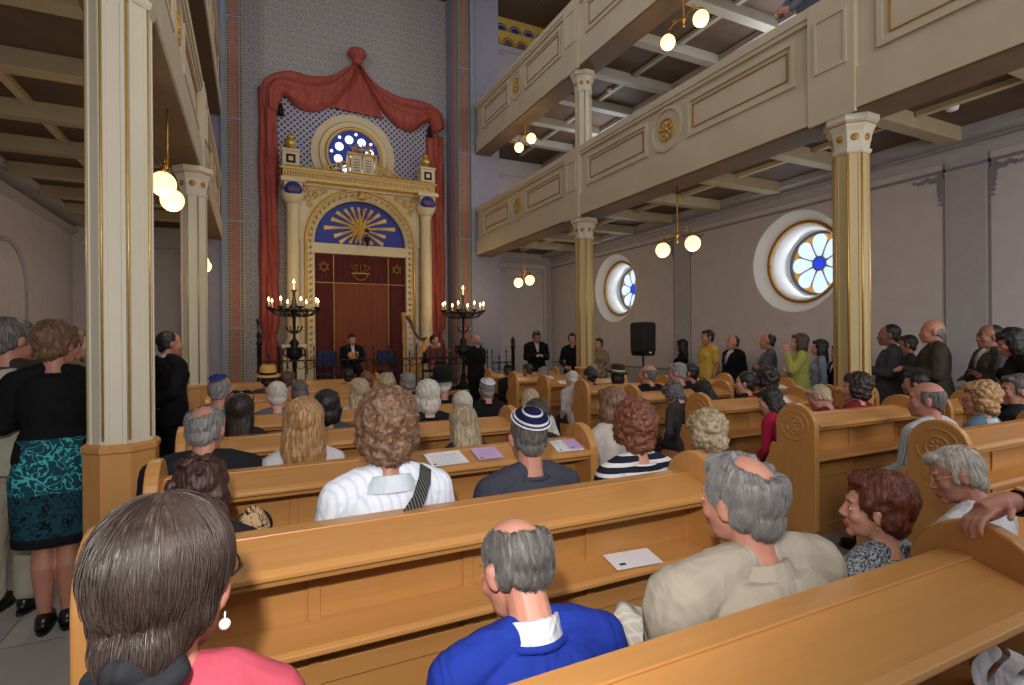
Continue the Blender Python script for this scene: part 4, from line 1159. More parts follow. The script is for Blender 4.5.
SK = dict(a=(206, 158, 136), b=(186, 138, 116), c=(218, 176, 156), r=(194, 144, 124), d=(156, 112, 92))
HC = dict(brown=((96, 74, 60), (44, 32, 26)), dark=((52, 42, 38), (20, 16, 15)), black=((34, 30, 32), (12, 11, 12)), grey=((150, 148, 148), (84, 82, 84)), dgrey=((112, 108, 106), (52, 50, 50)), white=((214, 208, 198), (160, 154, 146)),
          blond=((194, 154, 106), (124, 90, 56)), ash=((196, 178, 146), (120, 102, 78)), auburn=((124, 60, 38), (58, 26, 18)), red=((140, 84, 58), (74, 42, 30)), maroon=((76, 42, 38), (24, 14, 14)), curlbrown=((142, 108, 82), (74, 52, 40)), wood=((74, 60, 54), (38, 31, 28)))
PCOUNT = [0]
def person(label, x, y, top, hair=('short', 'brown'), skin='a', pose='sit', s=1.0, lean=0.0, fem=False, face=0.0, hy=0.0, hp=0.0, hr=0.0, topc=(40, 40, 44), topk='plain', topc2=None, tops=1.0, sleeve='long', bottom=(50, 50, 56), skirt=None, arms='lap',
           jacket=False, collar=None, shirt=None, glasses=None, kippah=None, hat=None, level=1, floor=0.0, fat=1.0, vol=0.0, nstr=0, shw=1.0, hs=1.0, extras=(), group='people in the congregation', strandlen=.10, scurl=0.0, beltc=None, shoes=(24, 22, 22), hairlen=0, bag=None):
    PCOUNT[0] += 1; seed = PCOUNT[0]
    vox = {0: .0058, 1: .0105, 2: .014}[level]; hv = {0: .0046, 1: .008, 2: .010}[level]
    if level > 0: hs = hs*1.07
    sit = pose == 'sit'
    zoff = 0 if sit else .42
    base = floor + (.45*(1-s) if sit else 0)
    rt = thing('person', (x, y, base), face, label, 'person', group, sc=s)
    fz = (floor-base)/s                                   # floor height in local units
    skm = skinmat(SK[skin]); fb = (.93 if fem else 1.0)*fat; sh = .165 if fem else .19
    sh *= (.5+.5*fat)*shw
    L = Matrix.Translation((0, 0, .52+zoff)) @ Matrix.Rotation(-lean, 4, 'X') @ Matrix.Translation((0, 0, -.52-zoff))
    # --- torso rings
    def torso(g, mb, ztop=1.06):
        rings = [(0, 0, .47, .165, .115), (0, 0, .56, .178, .13), (0, .005, .66, .165, .12), (0, .01, .74, .150 if not fem else .135, .108), (0, .01, .84, .162, .115), (0, .005, .92, .175 if not fem else .160, .112), (0, -.005, .985, .165 if not fem else .145, .095), (0, -.012, 1.03, .11, .07), (0, -.015, 1.065, .06, .055)]
        out = []
        for (a, b_, z, rx, ry) in rings:
            if z > ztop+.001: continue
            out.append((a, b_, z+zoff, rx*fb+g, ry*fb+g))
        loft(mb, out)
        for q in (-1, 1):
            limb(mb, [(q*.045, -.018, 1.055+zoff), (q*sh*.55, -.016, 1.03+zoff), (q*sh, -.008, .985+zoff)], [.040+g*.6, .048+g, .055*fb+g])
            mb.ell((q*.07*fb, .085*fb+.02, .88+zoff), ((.062 if fem else .07)+g, (.055 if fem else .03)+g*.5, .06+g))
    # --- arms
    ARM = {'lap': [((1, .235, .03, .74), (1, .15, .25, .63), (-.6, .9, -.1))], 'down': [((1, .235, -.03, .70), (1, .245, .06, .47), (0, .15, -1))], 'front': [((1, .225, .02, .75), (1, .075, .26, .80), (-.9, .5, .1))],
           'fold': [((1, .235, .06, .74), (1, -.03, .20, .78), (-1, -.05, 0))], 'chin': [((1, .20, .12, .80), (1, .06, .17, 1.04), (-.3, .2, 1))], 'back': [((1, .23, -.10, .72), (1, .05, -.17, .60), (-.9, -.1, -.2))],
           'play': [((1, .25, .05, .76), (1, .16, .30, .92), (-.3, .8, .4))], 'rail': [((1, .24, .20, .85), (1, .12, .42, .78), (-.7, .5, 0))]}
    spec = {}
    a_l = arms if isinstance(arms, tuple) else (arms, arms)
    for q, key in ((-1, a_l[0]), (1, a_l[1])):
        if isinstance(key, str): (e_, w_, d_) = ARM[key][0]; e_ = (q*e_[1], e_[2], e_[3]+zoff); dz_ = .0 if key != 'fold' else q*.03; w_ = (q*w_[1], w_[2], w_[3]+zoff+dz_); d_ = (q*d_[0], d_[1], d_[2])
        else: e_, w_, d_ = key
        spec[q] = (Vector(e_), Vector(w_), Vector(d_))
    def armpieces(g, mb, upto='wrist'):
        for q in (-1, 1):
            e_, w_, d_ = spec[q]; S0 = Vector((q*sh, -.006, .975+zoff))
            if upto == 'tee':
                m_ = S0.lerp(e_, .62); limb(mb, [S0, m_], [.058*fb+g, .052*fb+g*1.4]); continue
            limb(mb, [S0, S0.lerp(e_, .45), e_], [.056*fb+g, .049*fb+g, .040*fb+g])
            limb(mb, [e_, e_.lerp(w_, .4), w_ if not g else e_.lerp(w_, .97)], [.040*fb+g, .037*fb+g, (.027+g*.8)])
    fw_ = .60 if (skirt and not sit) else 1.0
    # --- body
    ub = MB(); torso(0, ub); armpieces(0, ub)
    for q in (-1, 1):
        e_, w_, d_ = spec[q]
        hand(ub, w_, d_, (0, .3, 1) if sit or arms in ('fold', 'front') else (q, 0, 0.1), .55, side=-q, fr=.0085 if level == 0 else .010)
    neck = Vector((0, -.012, 1.075+zoff))
    Mh = headmat(1, neck, hy, hp, hr) @ Matrix.Scale(hs, 4)
    n0 = len(ub.v); hb = MB(); head_parts(hb, fem, level == 0); xf(hb, Mh)
    ub.add(hb.v, hb.f, 0, True)
    nk0 = (Mh @ Vector((0, -.022, -.035)))
    limb(ub, [Vector((0, -.02, 1.02+zoff)), Vector((0, -.018, 1.07+zoff)), nk0], [.066*(.88 if fem else 1)*fat**.5, .056*(.86 if fem else 1), .054*(.9 if fem else 1)])
    xf(ub, L)
    lb = MB()
    if sit:
        kn = [(q*.10, .44, .50) for q in (-1, 1)]
        for q in (-1, 1):
            limb(lb, [(q*.085, .02, .535), (q*.10, .25, .53), (q*.105, .44, .51)], [.088*fb, .078*fb, .058]); limb(lb, [(q*.105, .44, .50), (q*.105, .43, .36), (q*.105, .41, fz+.10)], [.056, .052, .036])
            mbx = (q*.105, .46, fz+.045); lb.ell(mbx, (.040, .115, .040))
    else:
        for q in (-1, 1):
            limb(lb, [(q*.085, 0, .95), (q*.095*fw_, .01, .72), (q*.09*fw_, .015, .50)], [.092*fb, .078*fb, .056]); limb(lb, [(q*.09*fw_, .01, .50), (q*.09*fw_, -.012, .36), (q*.085*fw_, 0, .10)], [.052, .058, .032])
            lb.ell((q*.088*fw_, .05, .045), (.040, .115, .040))
    body = MB(); body.add(ub.v, ub.f, 0, True); body.add(lb.v, lb.f, 0, True)
    me = remesh(body, vox, 3 if level == 0 else 2)
    bo = mkobj('body', me, [skm], rt)
    # --- lips tint as material on the body mesh
    lipm = paint('lips_%s' % ('f' if fem else 'm'), (170, 84, 78) if fem else (168, 100, 86), None, .5)
    me.materials.append(lipm)
    Mi = (L @ Mh).inverted()
    if level < 2:
        for p in me.polygons:
            c = Mi @ p.center
            if c.y > .078 and abs(c.x) < .021 and -.078 < c.z < -.056: p.material_index = 1
    HM = L @ Mh
    # --- eyes and brows
    ey = MB()
    for q in (-1, 1):
        o1 = MB().ell((q*.034, .0790, -.001), (.0120, .006, .0046), None, 12, 8).ell((q*.034, .0830, -.001), (.0060, .003, .0046), None, 10, 6, 1)
        mkobj('eye', o1.mesh('e'), [M['white'], M['black']], rt, HM)
    br = MB()
    for q in (-1, 1): br.tube([(q*.016, .086, .022), (q*.032, .085, .028), (q*.048, .075, .024)], [.0035, .004, .0018], 6)
    if hair: mkobj('eyebrows', br.mesh('b'), [hairmat(*HC[hair[1]])], rt, HM)
    # --- hair
    if hair:
        hm = hair_mesh(hair[0], hv, .965 if fem else 1.0, seed, vol)
        ho = mkobj('hair', hm, [hairmat(*HC[hair[1]], curl=hair[0] == 'curly')], rt, HM)
        if nstr:
            sm = strands(hm, nstr, seed, strandlen, scurl); c = HC[hair[1]]
            mkobj('loose_hair', sm.mesh('s'), [paint('hair_strand_'+hair[1], tuple(min(255, q*1.0) for q in c[0]), c[1], .4, 40)], ho)
            for p in ho.children[0].data.polygons: p.use_smooth = True
            ho.children[0]['kind'] = 'stuff'
    # --- clothes
    g = .022 if jacket else .012
    tm = MB(); torso(g, tm, 1.03 if not (topk == 'none') else .9)
    armpieces(g, tm, 'wrist' if sleeve == 'long' else 'tee')
    if jacket and not sit:
        loft(tm, [(0, 0, .80, .185*fb+.02, .135*fb+.015), (0, 0, .90, .185*fb+.02, .138*fb+.018), (0, 0, 1.02, .18*fb+.02, .13*fb+.02)])
    xf(tm, L)
    tme = remesh(tm, vox*1.05, 3)
    wr = .006 if level == 0 else .008
    def wf(p, n): return (noise.noise(Vector((p.x*9, p.y*9, p.z*5))+Vector((seed, 0, 0)))*wr + (abs(noise.noise(Vector((p.x*14+p.z*9, p.y*14, p.z*7+seed))))-.3)*wr*.8)
    displace(tme, wf)
    tmat = cloth(topc, topc2, topk, tops)
    to = mkobj('jacket' if jacket else ('sweater' if topk == 'knit' else 'shirt'), tme, [tmat], rt)
    cm = cloth(collar) if collar else tmat
    def collar_ring(r0, r1, z0, z1, m, name, tilt=.25, gap=.5, th=.008):
        c = MB(); A = []; B = []; A2 = []; B2 = []; n = 32
        for i in range(n+1):
            a = -PI/2 + gap + (2*PI-2*gap)*i/n + PI      # opening at the front (+y)
            cx, cy = math.cos(a), math.sin(a)
            back = (1-cy)/2
            A.append((cx*r1*1.12, cy*r1-.015, z0-.022*(1-back)*1.2)); B.append((cx*r0, cy*r0-.015, z1-.03*(1-back)))
            A2.append((cx*(r1*1.12-th), cy*(r1-th)-.015, z0-.022*(1-back)*1.2)); B2.append((cx*(r0-th), cy*(r0-th)-.015, z1-.03*(1-back)))
        c.strip(A, B); c.strip(A2, B2); c.strip(B, B2); c.strip(A, A2); c.add([A[0], B[0], B2[0], A2[0]], [(0, 1, 2, 3)]); c.add([A[-1], B[-1], B2[-1], A2[-1]], [(0, 1, 2, 3)])
        xf(c, L); return mkobj(name, c.mesh('c'), [m], rt)
    nr = .060*fat**.5
    if shirt: collar_ring(nr+.008, nr+.016, 1.035+zoff, 1.10+zoff, cloth(shirt), 'shirt_collar', gap=.35)
    if jacket or collar: collar_ring(nr+.020, nr+.046, 1.015+zoff, 1.068+zoff, cm, 'collar', gap=.6)
    elif topk != 'none':
        c = MB().torus((0, -.012, 1.036+zoff), nr+.022, .010, 32, 8, 'z'); xf(c, L); mkobj('neckband', c.mesh('c'), [tmat], rt)
    if shirt and jacket:
        c = MB(); c.ell((0, .070*fb, .93+zoff), (.055, .075*fb, .15), Euler((.18, 0, 0))); xf(c, L); mkobj('shirt_front', c.mesh('c'), [cloth(shirt)], rt)
        if beltc: c = MB().tube([(0, .135*fb+.012, 1.0+zoff), (0, .150*fb+.012, .93+zoff), (0, .152*fb+.012, .82+zoff)], [.016, .014, .022], 8); xf(c, L); mkobj('tie', c.mesh('c'), [cloth(beltc)], rt)
    lm = MB(); g2 = .012
    bm_ = cloth(bottom)
    if skirt:
        if sit:
            limb(lm, [(0, .02, .55), (0, .25, .54), (0, .44, .51)], [.15, .15, .12]); loft(lm, [(0, .44, .30, .19, .10), (0, .42, .50, .17, .09)])
        else: loft(lm, [(0, .0, .50, .185, .135), (0, .0, .54, .19, .14), (0, 0, .70, .20, .155), (0, -.005, .86, .205, .160), (0, 0, .96, .185, .15), (0, 0, 1.06, .170, .138), (0, 0, 1.10, .168, .136)])
        sm_ = remesh(lm, vox*1.1, 2); mkobj('skirt', sm_, [skirt if not isinstance(skirt, tuple) else cloth(skirt)], rt)
    else:
        if sit:
            for q in (-1, 1):
                limb(lm, [(q*.085, .02, .54), (q*.10, .25, .535), (q*.105, .44, .51)], [.098*fb, .09*fb, .072]); limb(lm, [(q*.105, .44, .50), (q*.105, .43, .36), (q*.105, .415, fz+.12)], [.07, .068, .062])
            loft(lm, [(0, 0, .46, .18*fb, .125*fb), (0, 0, .62, .180*fb, .130*fb)])
        else:
            for q in (-1, 1):
                limb(lm, [(q*.088, 0, .92), (q*.098, .01, .72), (q*.094, .012, .50), (q*.09, .0, .30), (q*.088, .0, .12)], [.10*fb, .092*fb, .078, .070, .066])
            loft(lm, [(0, 0, .86, .175*fb, .13*fb), (0, 0, 1.04, .168*fb, .125*fb)])
        mkobj('trousers', remesh(lm, vox*1.1, 2), [bm_], rt)
    for q in (-1, 1):
        sm_ = MB(); yy, xx = (.46, .105) if sit else (.05, .088*fw_); z0 = fz if sit else 0
        sm_.extr([(q*xx+.052*math.cos(a)*(1 if math.sin(a) > 0 else .85), yy+.14*math.sin(a)) for a in [2*PI*i/20 for i in range(20)]], 'z', z0, z0+.02)
        sm_.ell((q*xx, yy, z0+.045), (.048, .128, .042)); sm_.ell((q*xx, yy-.06, z0+.06), (.042, .06, .05))
        mkobj('shoe', sm_.mesh('s'), [paint('shoe_leather', shoes, None, .3)], rt)
    # --- accessories in head space
    if glasses:
        gm = MB()
        for q in (-1, 1):
            gm.torus((q*.034, .102, -.002), .022, .0018, 20, 5, 'y'); gm.tube([(q*.056, .100, .002), (q*.078, .06, .004), (q*.082, -.01, .002), (q*.080, -.03, -.012)], .0022, 5)
        gm.tube([(-.012, .104, .0), (0, .107, .003), (.012, .104, 0)], .0018, 5)
        mkobj('glasses', gm.mesh('g'), [M['gold'] if glasses == 'gold' else M['black']], rt, HM)
    if glasses == 'head': pass
    if kippah:
        c1, c2, rad = kippah; km = MB(); pr = []
        Rk = .109
        for i in range(11):
            t = i/10*rad; pr.append((Rk*math.sin(t)+1e-5, Rk*math.cos(t)))
        pr = pr[::-1]; nv0 = len(km.v)
        for i in range(10):
            t = (9-i)/10
            band = 1 if (c2 and (.82 < t+.1 <= .93 or .42 < t+.1 <= .55)) else 0
            km.lathe((0, 0, 0), [pr[i], pr[i+1]], 32, 'z', band)
        km.lathe((0, 0, 0), [(pr[0][0]+.003, pr[0][1]-.004), (pr[0][0]+.004, pr[0][1]), (pr[0][0]+.001, pr[0][1]+.003)], 32, 'z', 1 if c2 else 0)
        K = HM @ Matrix.Translation((0, -.030, .034)) @ Matrix.Rotation(.42, 4, 'X') @ Matrix.Diagonal(((.93 if fem else .96)*(.88 if hair[0] == 'ringbald' else 1), 1.05*(.9 if hair[0] == 'ringbald' else 1), .88 if hair[0] == 'ringbald' else 1.0, 1))
        mm = km.mesh('k'); mkobj('skullcap', mm, [cloth(c1), cloth(c2 or c1)], rt, K)
    if hat:
        kind, c1, c2 = hat; h = MB()
        br_ = .155 if kind == 'brim' else .145
        h.lathe((0, 0, 0), [(.09, .0), (br_, -.012), (br_+.004, -.006), (.095, .008), (.095, .010), (.098, .04), (.090, .095), (.070, .115), (.0, .105)], 32, 'z', 0)
        h.lathe((0, 0, 0), [(.099, .008), (.1005, .012), (.0995, .036), (.097, .038)], 32, 'z', 1)
        mkobj('hat', h.mesh('h'), [cloth(c1), cloth(c2)], rt, HM @ Matrix.Translation((0, -.02, .062)) @ Matrix.Rotation(.12, 4, 'X') @ Matrix.Diagonal((.98, 1.12, 1, 1)))
    return rt, HM, L

def seat(label, u, v, row, X=None, dy=0, **kw):
    """someone sitting on pew `row`; u, v = column of the head and top of the head in the photo"""
    y = (PY[row] if isinstance(row, int) else row)+.185+dy
    xx, zt = at(u, v, y+.02)
    if X is not None:
        sc_ = X/xx; xx = X
    hh = (zt-.45); s = hh/(.90 if kw.get('level', 1) else .885); lean = kw.pop('lean', None)
    lo = .86
    if lean is None:
        lean = 0
        if s < lo: lean = math.acos(max(.72, s/lo)); s = lo
    s = min(1.10, s)
    return person(label, xx, y, None, s=s*kw.pop('sm', 1), lean=lean, pose='sit', **kw)
def stand(label, u, v, y, X=None, floor=0.0, **kw):
    if X is not None: y, zt = atx(u, v, X); xx = X
    else: xx, zt = at(u, v, y)
    s = (zt-floor)/1.755
    return person(label, xx, y, None, s=min(1.12, max(.86, s)), pose='stand', floor=floor, **kw)

DK = (26, 26, 30)
# ---- nearest row
rA, HA, LA = seat('woman with smooth dark grey-brown hair, pearl earring and pink top, bottom left', 163, 502, 0, hair=('updo', 'wood'), skin='b', fem=True, hy=R(-22), hp=.10, topc=(178, 72, 90), hs=1.06, shw=.92, level=0, vol=.006, nstr=2600, strandlen=.11, glasses='black', arms='lap', sm=1.0)
for q in (-1, 1):
    mkobj('earring', MB().ell((q*.079, -.004, -.062), (.0085,)*3, None, 14, 10).tube([(q*.079, -.004, -.056), (q*.079, -.003, -.044)], .0015, 5).mesh('e'), [paint('pearl', (232, 226, 220), None, .15)], rA, HA)
sc_m = MB()
for k in range(26):
    t = 2*PI*k/26; rr = .034+.008*math.sin(5*t); sc_m.ell((rr*1.25*math.cos(t), -.100+.02*math.sin(3*t), -.098+rr*.75*math.sin(t)), (.020, .024, .017), Euler((0, -t, 0)), 10, 6)
mkobj('hair_scrunchie', remesh(sc_m, .004, 2), [cloth((34, 36, 42))], rA, HA)
rB, HB, LB = seat('bald-crowned man in royal blue sweater over white striped collar', 534, 514, 0, hair=('topbald', 'dgrey'), skin='r', hp=.34, hy=R(16), hs=1.06, shw=1.10, topc=(28, 52, 152), level=0, collar=None, shirt=(226, 226, 236), nstr=1500, strandlen=.045, arms='lap', lean=.10, sm=.985)
rC, HC_, LC = seat('grey-haired man with bald crown in beige jacket beside blue sweater', 741, 442, 0, hair=('crownbald', 'grey'), skin='r', hp=.06, hy=R(10), topc=(176, 166, 150), jacket=True, level=0, nstr=2600, strandlen=.09, fat=1.30, shw=1.15, hs=1.05, vol=.004, arms='lap', sm=.97)
rD, HD, LD = seat('woman in profile with short auburn hair and grey tweed top', 872, 464, 0, hair=('shortwave', 'auburn'), skin='a', fem=True, hy=R(38), hp=-.04, topc=(150, 154, 160), topc2=(52, 56, 66), topk='tweed', level=0, nstr=1300, strandlen=.05, scurl=.5, sm=.97)
mkobj('earring', MB().torus((-.078, .0, -.052), .010, .0015, 14, 5, 'y').mesh('e'), [M['gold']], rD, HD)
seat('white-haired man in glasses and white shirt at the right edge', 992, 446, 0, X=2.46, dy=0, hair=('short', 'white'), skin='r', hy=R(45), hp=.22, topc=(226, 226, 230), glasses='gold', level=0, nstr=900, strandlen=.05)
# person outside the frame whose arm rests on the pew end
px, py_ = 2.62, .34
wx, wz = at(1008, 501, .74); W0 = Vector((wx-px, .74-py_, wz)); E0 = Vector((-.30, .16, 1.06)); D0 = Vector((-.80, .28, -.30))
pa = person('person at right edge resting a hand with gold watch on pew end', px, py_, None, pose='sit', s=1.0, hair=('short', 'dark'), topc=(60, 62, 70), sleeve='short', level=0, skin='r', face=0, arms=((E0, W0, D0), 'lap'))
wa = MB(); wa.lathe((0, 0, 0), [(.034, -.010), (.036, -.008), (.036, .008), (.034, .010), (.030, .010), (.030, -.010), (.034, -.010)], 24, 'y', 0)
wa.lathe((0, 0, .037), [(.017, -.003), (.018, .0), (.016, .004)], 20, 'z', 1); wa.lathe((0, 0, .0412), [(.0135, 0), (.0135, .0006)], 20, 'z', 2)
wv = (W0-E0).normalized()
wo = mkobj('wristwatch', wa.mesh('w'), [M['black'], M['gold'], M['white']], pa[0], Matrix.Translation(W0-wv*.03) @ wv.to_track_quat('Y', 'Z').to_matrix().to_4x4())
# ---- second row
rG = seat('person with tousled dark maroon hair behind the long second pew', 200, 456, 1, hair=('tousled', 'maroon'), skin='b', fem=True, hp=.35, hy=R(-10), topc=(40, 34, 36), level=0, sm=.99, nstr=500, strandlen=.05, scurl=.4)
lp = thing('leopard_print_bag', (at(253, 522, PY[1]+.22)[0], PY[1]+.24, .45), .2, 'rounded leopard print bag standing up behind the second pew', 'bag')
bm1 = MB(); bm1.ell((0, 0, .30), (.085, .05, .28), None, 20, 14); o1 = bm1.build('bag_body', cloth((170, 140, 104), (40, 30, 26), 'damask', 1.6), lp)
MB().torus((0, 0, .50), .06, .008, 20, 6, 'y').build('handle', M['black'], lp)
rL, HL, LL = seat('woman with curly brown hair, white striped shirt and bag strap', 386, 395, 1, hair=('curly', 'curlbrown'), skin='b', fem=True, hp=.12, hy=R(-14), topc=(222, 228, 240), topc2=(204, 214, 232), topk='vstripe', tops=1.6, collar=(214, 226, 236), level=0, vol=.006, fat=1.12, nstr=700, strandlen=.04, scurl=.9)
st_ = MB(); P_ = [(.11, .03, 1.075), (.128, -.05, 1.075), (.105, -.115, 1.045), (.07, -.160, .99), (.03, -.180, .95), (-.01, -.186, .90), (-.05, -.184, .85), (-.09, -.178, .79), (-.12, -.168, .72), (-.14, -.158, .66)]
A_ = [(p[0]-.020, p[1], p[2]+.014) for p in P_]; B_ = [(p[0]+.020, p[1], p[2]-.014) for p in P_]
st_.strip(A_, B_); st_.strip([(a[0], a[1]+.006, a[2]) for a in A_], [(a[0], a[1]+.006, a[2]) for a in B_]); st_.strip(A_, [(a[0], a[1]+.006, a[2]) for a in A_]); st_.strip(B_, [(a[0], a[1]+.006, a[2]) for a in B_])
xf(st_, LL); mkobj('bag_strap', st_.mesh('s'), [cloth((36, 40, 44), (110, 110, 100), 'vstripe', .7)], rL)
seat('man in navy skullcap with white rings and dark grey T-shirt', 526, 407, 1, hair=('crop', 'dgrey'), skin='r', hp=.02, hy=R(-4), topc=(66, 68, 82), sleeve='short', level=0, kippah=((22, 28, 72), (220, 220, 230), .98), fat=1.0, nstr=0)
seat('woman with reddish wavy hair and navy and white striped top', 633, 402, 1, hair=('curly', 'red'), skin='a', fem=True, hp=.05, hy=R(-20), topc=(28, 32, 48), topc2=(214, 214, 218), topk='hstripe', level=0, fat=1.1, nstr=500, strandlen=.05, scurl=.5)
seat('woman with grey-blond curly hair on folding seat at the aisle', 744, 413, 1, X=2.30, hair=('curly', 'ash'), skin='a', fem=True, hp=.1, hy=R(15), topc=(150, 140, 130), level=1)
seat('bald man in blue and white striped shirt, profile to the left', 926, 379, 1, hair=('ringbald', 'dgrey'), skin='r', hy=R(34), topc=(196, 200, 206), topc2=(120, 132, 150), topk='vstripe', collar=(206, 210, 214), level=1, fat=1.1)
seat('curly blond woman in glasses with pale blue collar at far right', 978, 382, 1, hair=('curly', 'blond'), skin='a', fem=True, hy=R(42), topc=(96, 120, 140), collar=(196, 214, 216), glasses='black', level=1)
seat('dark grey haired man in black at the right edge, hand at mouth', 1016, 372, 1, hair=('short', 'dgrey'), skin='r', hy=R(45), topc=DK, level=1, arms=('chin', 'lap'))
# ---- third row
seat('stocky grey man with bald crown in black jacket, left pews', 204, 403, 2, hair=('crownbald', 'grey'), skin='r', hp=.18, hy=R(-22), topc=(30, 32, 38), jacket=True, level=0, nstr=500, strandlen=.05, fat=1.12)
seat('woman with shoulder-length golden blond hair and white top', 303, 400, 2, hair=('long', 'blond'), skin='c', fem=True, hy=R(-8), topc=(206, 204, 206), level=0, vol=.012, nstr=900, strandlen=.14)
seat('woman with long straight ash-grey hair left of navy skullcap', 470, 408, 2, hair=('long', 'ash'), skin='a', fem=True, hy=R(-6), topc=(40, 42, 50), level=1, nstr=500, strandlen=.14)
seat('man with dark brown hair half hidden behind navy skullcap', 545, 397, 2, X=1.66, hair=('short', 'wood'), skin='b', hy=R(-10), topc=(60, 60, 66), level=1, vol=.008)
seat('woman with brown hair and white scarf on folding aisle seat', 617, 386, 2, X=2.26, hair=('bob', 'curlbrown'), skin='a', fem=True, hy=R(20), topc=(204, 196, 190), level=1)
rt_, Hm, _ = seat('dark-haired woman in crimson cardigan behind carved pew end', 800, 387, 2, X=4.10, hair=('long', 'black'), skin='a', fem=True, hy=R(40), hp=.2, topc=(176, 34, 70), level=1)
seat('grey-blond man in maroon pullover looking down', 828, 382, 2, hair=('short', 'ash'), skin='r', hy=R(35), hp=.45, topc=(104, 28, 36), collar=(90, 92, 98), level=1)
seat('dark curly-haired woman in crimson beside bald striped-shirt man', 866, 373, 2, X=5.02, hair=('curly', 'dark'), skin='a', fem=True, hy=R(38), topc=(130, 30, 48), level=1)
# ---- fourth row
rI, HI, _ = seat('woman with straight dark brown hair and sunglasses on her head', 240, 392, 3, hair=('straightlong', 'dark'), skin='b', fem=True, hy=R(-10), topc=(40, 36, 38), level=1, nstr=400, strandlen=.16)
sg = MB()
for q in (-1, 1): sg.ell((q*.034, .022, .142), (.028, .012, .018), Euler((.9, 0, 0)), 14, 8); sg.tube([(q*.06, .018, .14), (q*.088, -.03, .10), (q*.086, -.07, .06)], .004, 6)
sg.tube([(-.01, .022, .145), (.01, .022, .145)], .004, 6); mkobj('sunglasses', sg.mesh('g'), [M['black']], rI, HI)
seat('person with short black bobbed hair in the fourth left pew', 326, 389, 3, hair=('bob', 'black'), skin='b', hy=R(-30), topc=(70, 74, 80), level=1)
seat('white-haired woman beyond the curly brown head, head lowered', 402, 387, 4, hair=('bob', 'white'), skin='c', fem=True, hp=.3, topc=(190, 150, 140), level=1)
seat('person with light grey hair right of the ash-haired woman', 478, 393, 3, X=1.60, hair=('short', 'white'), skin='c', hy=R(-5), topc=(120, 120, 128), level=1, vol=.008)
seat('blond woman in white blouse on seat beside the carved pew end', 560, 391, 3, X=2.28, hair=('bob', 'ash'), skin='a', fem=True, hy=R(5), hp=.1, topc=(216, 212, 204), level=1)
seat('person with grey-brown wavy hair in front of carved pew end', 692, 382, 3, X=3.98, hair=('curly', 'dgrey'), skin='a', fem=True, hy=R(20), hp=.35, topc=(70, 66, 66), level=1)
seat('woman in black with black hair bent forward', 724, 380, 3, X=4.38, hair=('long', 'black'), skin='b', fem=True, hy=R(20), hp=.3, topc=(18, 18, 20), level=1)
seat('woman with black hair and red collar reading a sheet', 760, 370, 3, X=4.78, hair=('bun', 'black'), skin='a', fem=True, hy=R(42), topc=(24, 22, 26), collar=(180, 32, 44), level=1)
seat('woman with full dark curls beside the red-collared woman', 788, 367, 3, X=5.10, hair=('curly', 'dark'), skin='b', fem=True, hy=R(10), topc=(150, 140, 130), level=1)
# ---- fifth row
seat('elderly bald man in blue skullcap left of dark-haired woman', 219, 372, 4, hair=('ringbald', 'grey'), skin='r', hp=.1, hy=R(-15), topc=(90, 90, 100), level=1, kippah=((44, 66, 130), None, .72))
seat('person with short white hair beyond the golden blond woman', 277, 380, 4, hair=('short', 'white'), skin='c', hp=.1, topc=(96, 98, 104), level=1)
seat('person with thick dark grey hair beyond the golden blond woman', 301, 381, 5, hair=('bob', 'dgrey'), skin='b', hp=.1, topc=(44, 44, 50), level=1)
seat('woman with straight blond-streaked hair in the fifth left pew', 359, 378, 4, hair=('long', 'ash'), skin='c', fem=True, hy=R(-6), topc=(190, 186, 190), level=1)
seat('white-haired person with dark collar near the aisle', 427, 379, 3, hair=('bob', 'white'), skin='c', hp=.05, topc=DK, level=1)
seat('man in white skullcap and black coat at the aisle', 491, 377, 4, X=2.18, hair=('short', 'grey'), skin='r', topc=(20, 20, 24), level=1, kippah=((222, 222, 226), None, .85))
seat('balding man in black suit in the right block', 652, 363, 4, X=4.32, hair=('ringbald', 'dgrey'), skin='r', hy=R(32), topc=(20, 20, 24), jacket=True, level=1)
seat('grey-haired man holding a sheet beside balding man', 688, 361, 4, X=4.80, hair=('short', 'grey'), skin='r', hy=R(40), hp=.15, topc=(24, 24, 28), level=1)
seat('dark-haired man in dark suit in front of the yellow shirt', 713, 361, 4, X=5.10, dy=.12, hair=('short', 'black'), skin='b', hy=R(42), topc=(28, 30, 38), jacket=True, level=1)
# ---- farther rows
seat('woman with curly blond hair, sixth left pew', 386, 374, 5, hair=('curly', 'ash'), skin='c', fem=True, topc=(180, 120, 90), level=1)
seat('grey-haired man in dark suit left of the black hat', 419, 371, 5, X=1.62, hair=('short', 'grey'), skin='r', hy=R(25), topc=(40, 42, 48), level=1)
seat('person in wide black hat and dark coat', 452, 369, 4, X=1.70, dy=.0, hair=('short', 'white'), skin='r', hy=R(-20), topc=(26, 28, 34), level=1, hat=('brim', (22, 22, 24), (14, 14, 16)))
seat('woman with black hair clip in the right block, sixth row', 604, 366, 5, X=4.15, hair=('bun', 'black'), skin='b', fem=True, hy=R(30), topc=(60, 50, 46), level=1)
seat('person in dark hat with pale band, right block', 630, 366, 5, X=4.62, hair=('bob', 'dark'), skin='a', fem=True, hy=R(15), topc=(90, 60, 44), level=1, hat=('brim', (60, 46, 38), (200, 190, 170)))
seat('person in straw hat with black band near the railing', 268, 368, 6, hair=('short', 'dark'), skin='b', topc=(70, 60, 56), level=1, hat=('brim', (214, 168, 92), (24, 22, 22)))
seat('man with brown hair beside the straw hat', 287, 370, 6, hair=('short', 'brown'), skin='b', hy=R(-40), topc=(60, 60, 70), level=2)
seat('woman with auburn hair below the seated violinist', 366, 371, 6, hair=('bob', 'red'), skin='a', fem=True, topc=(160, 150, 140), level=2)
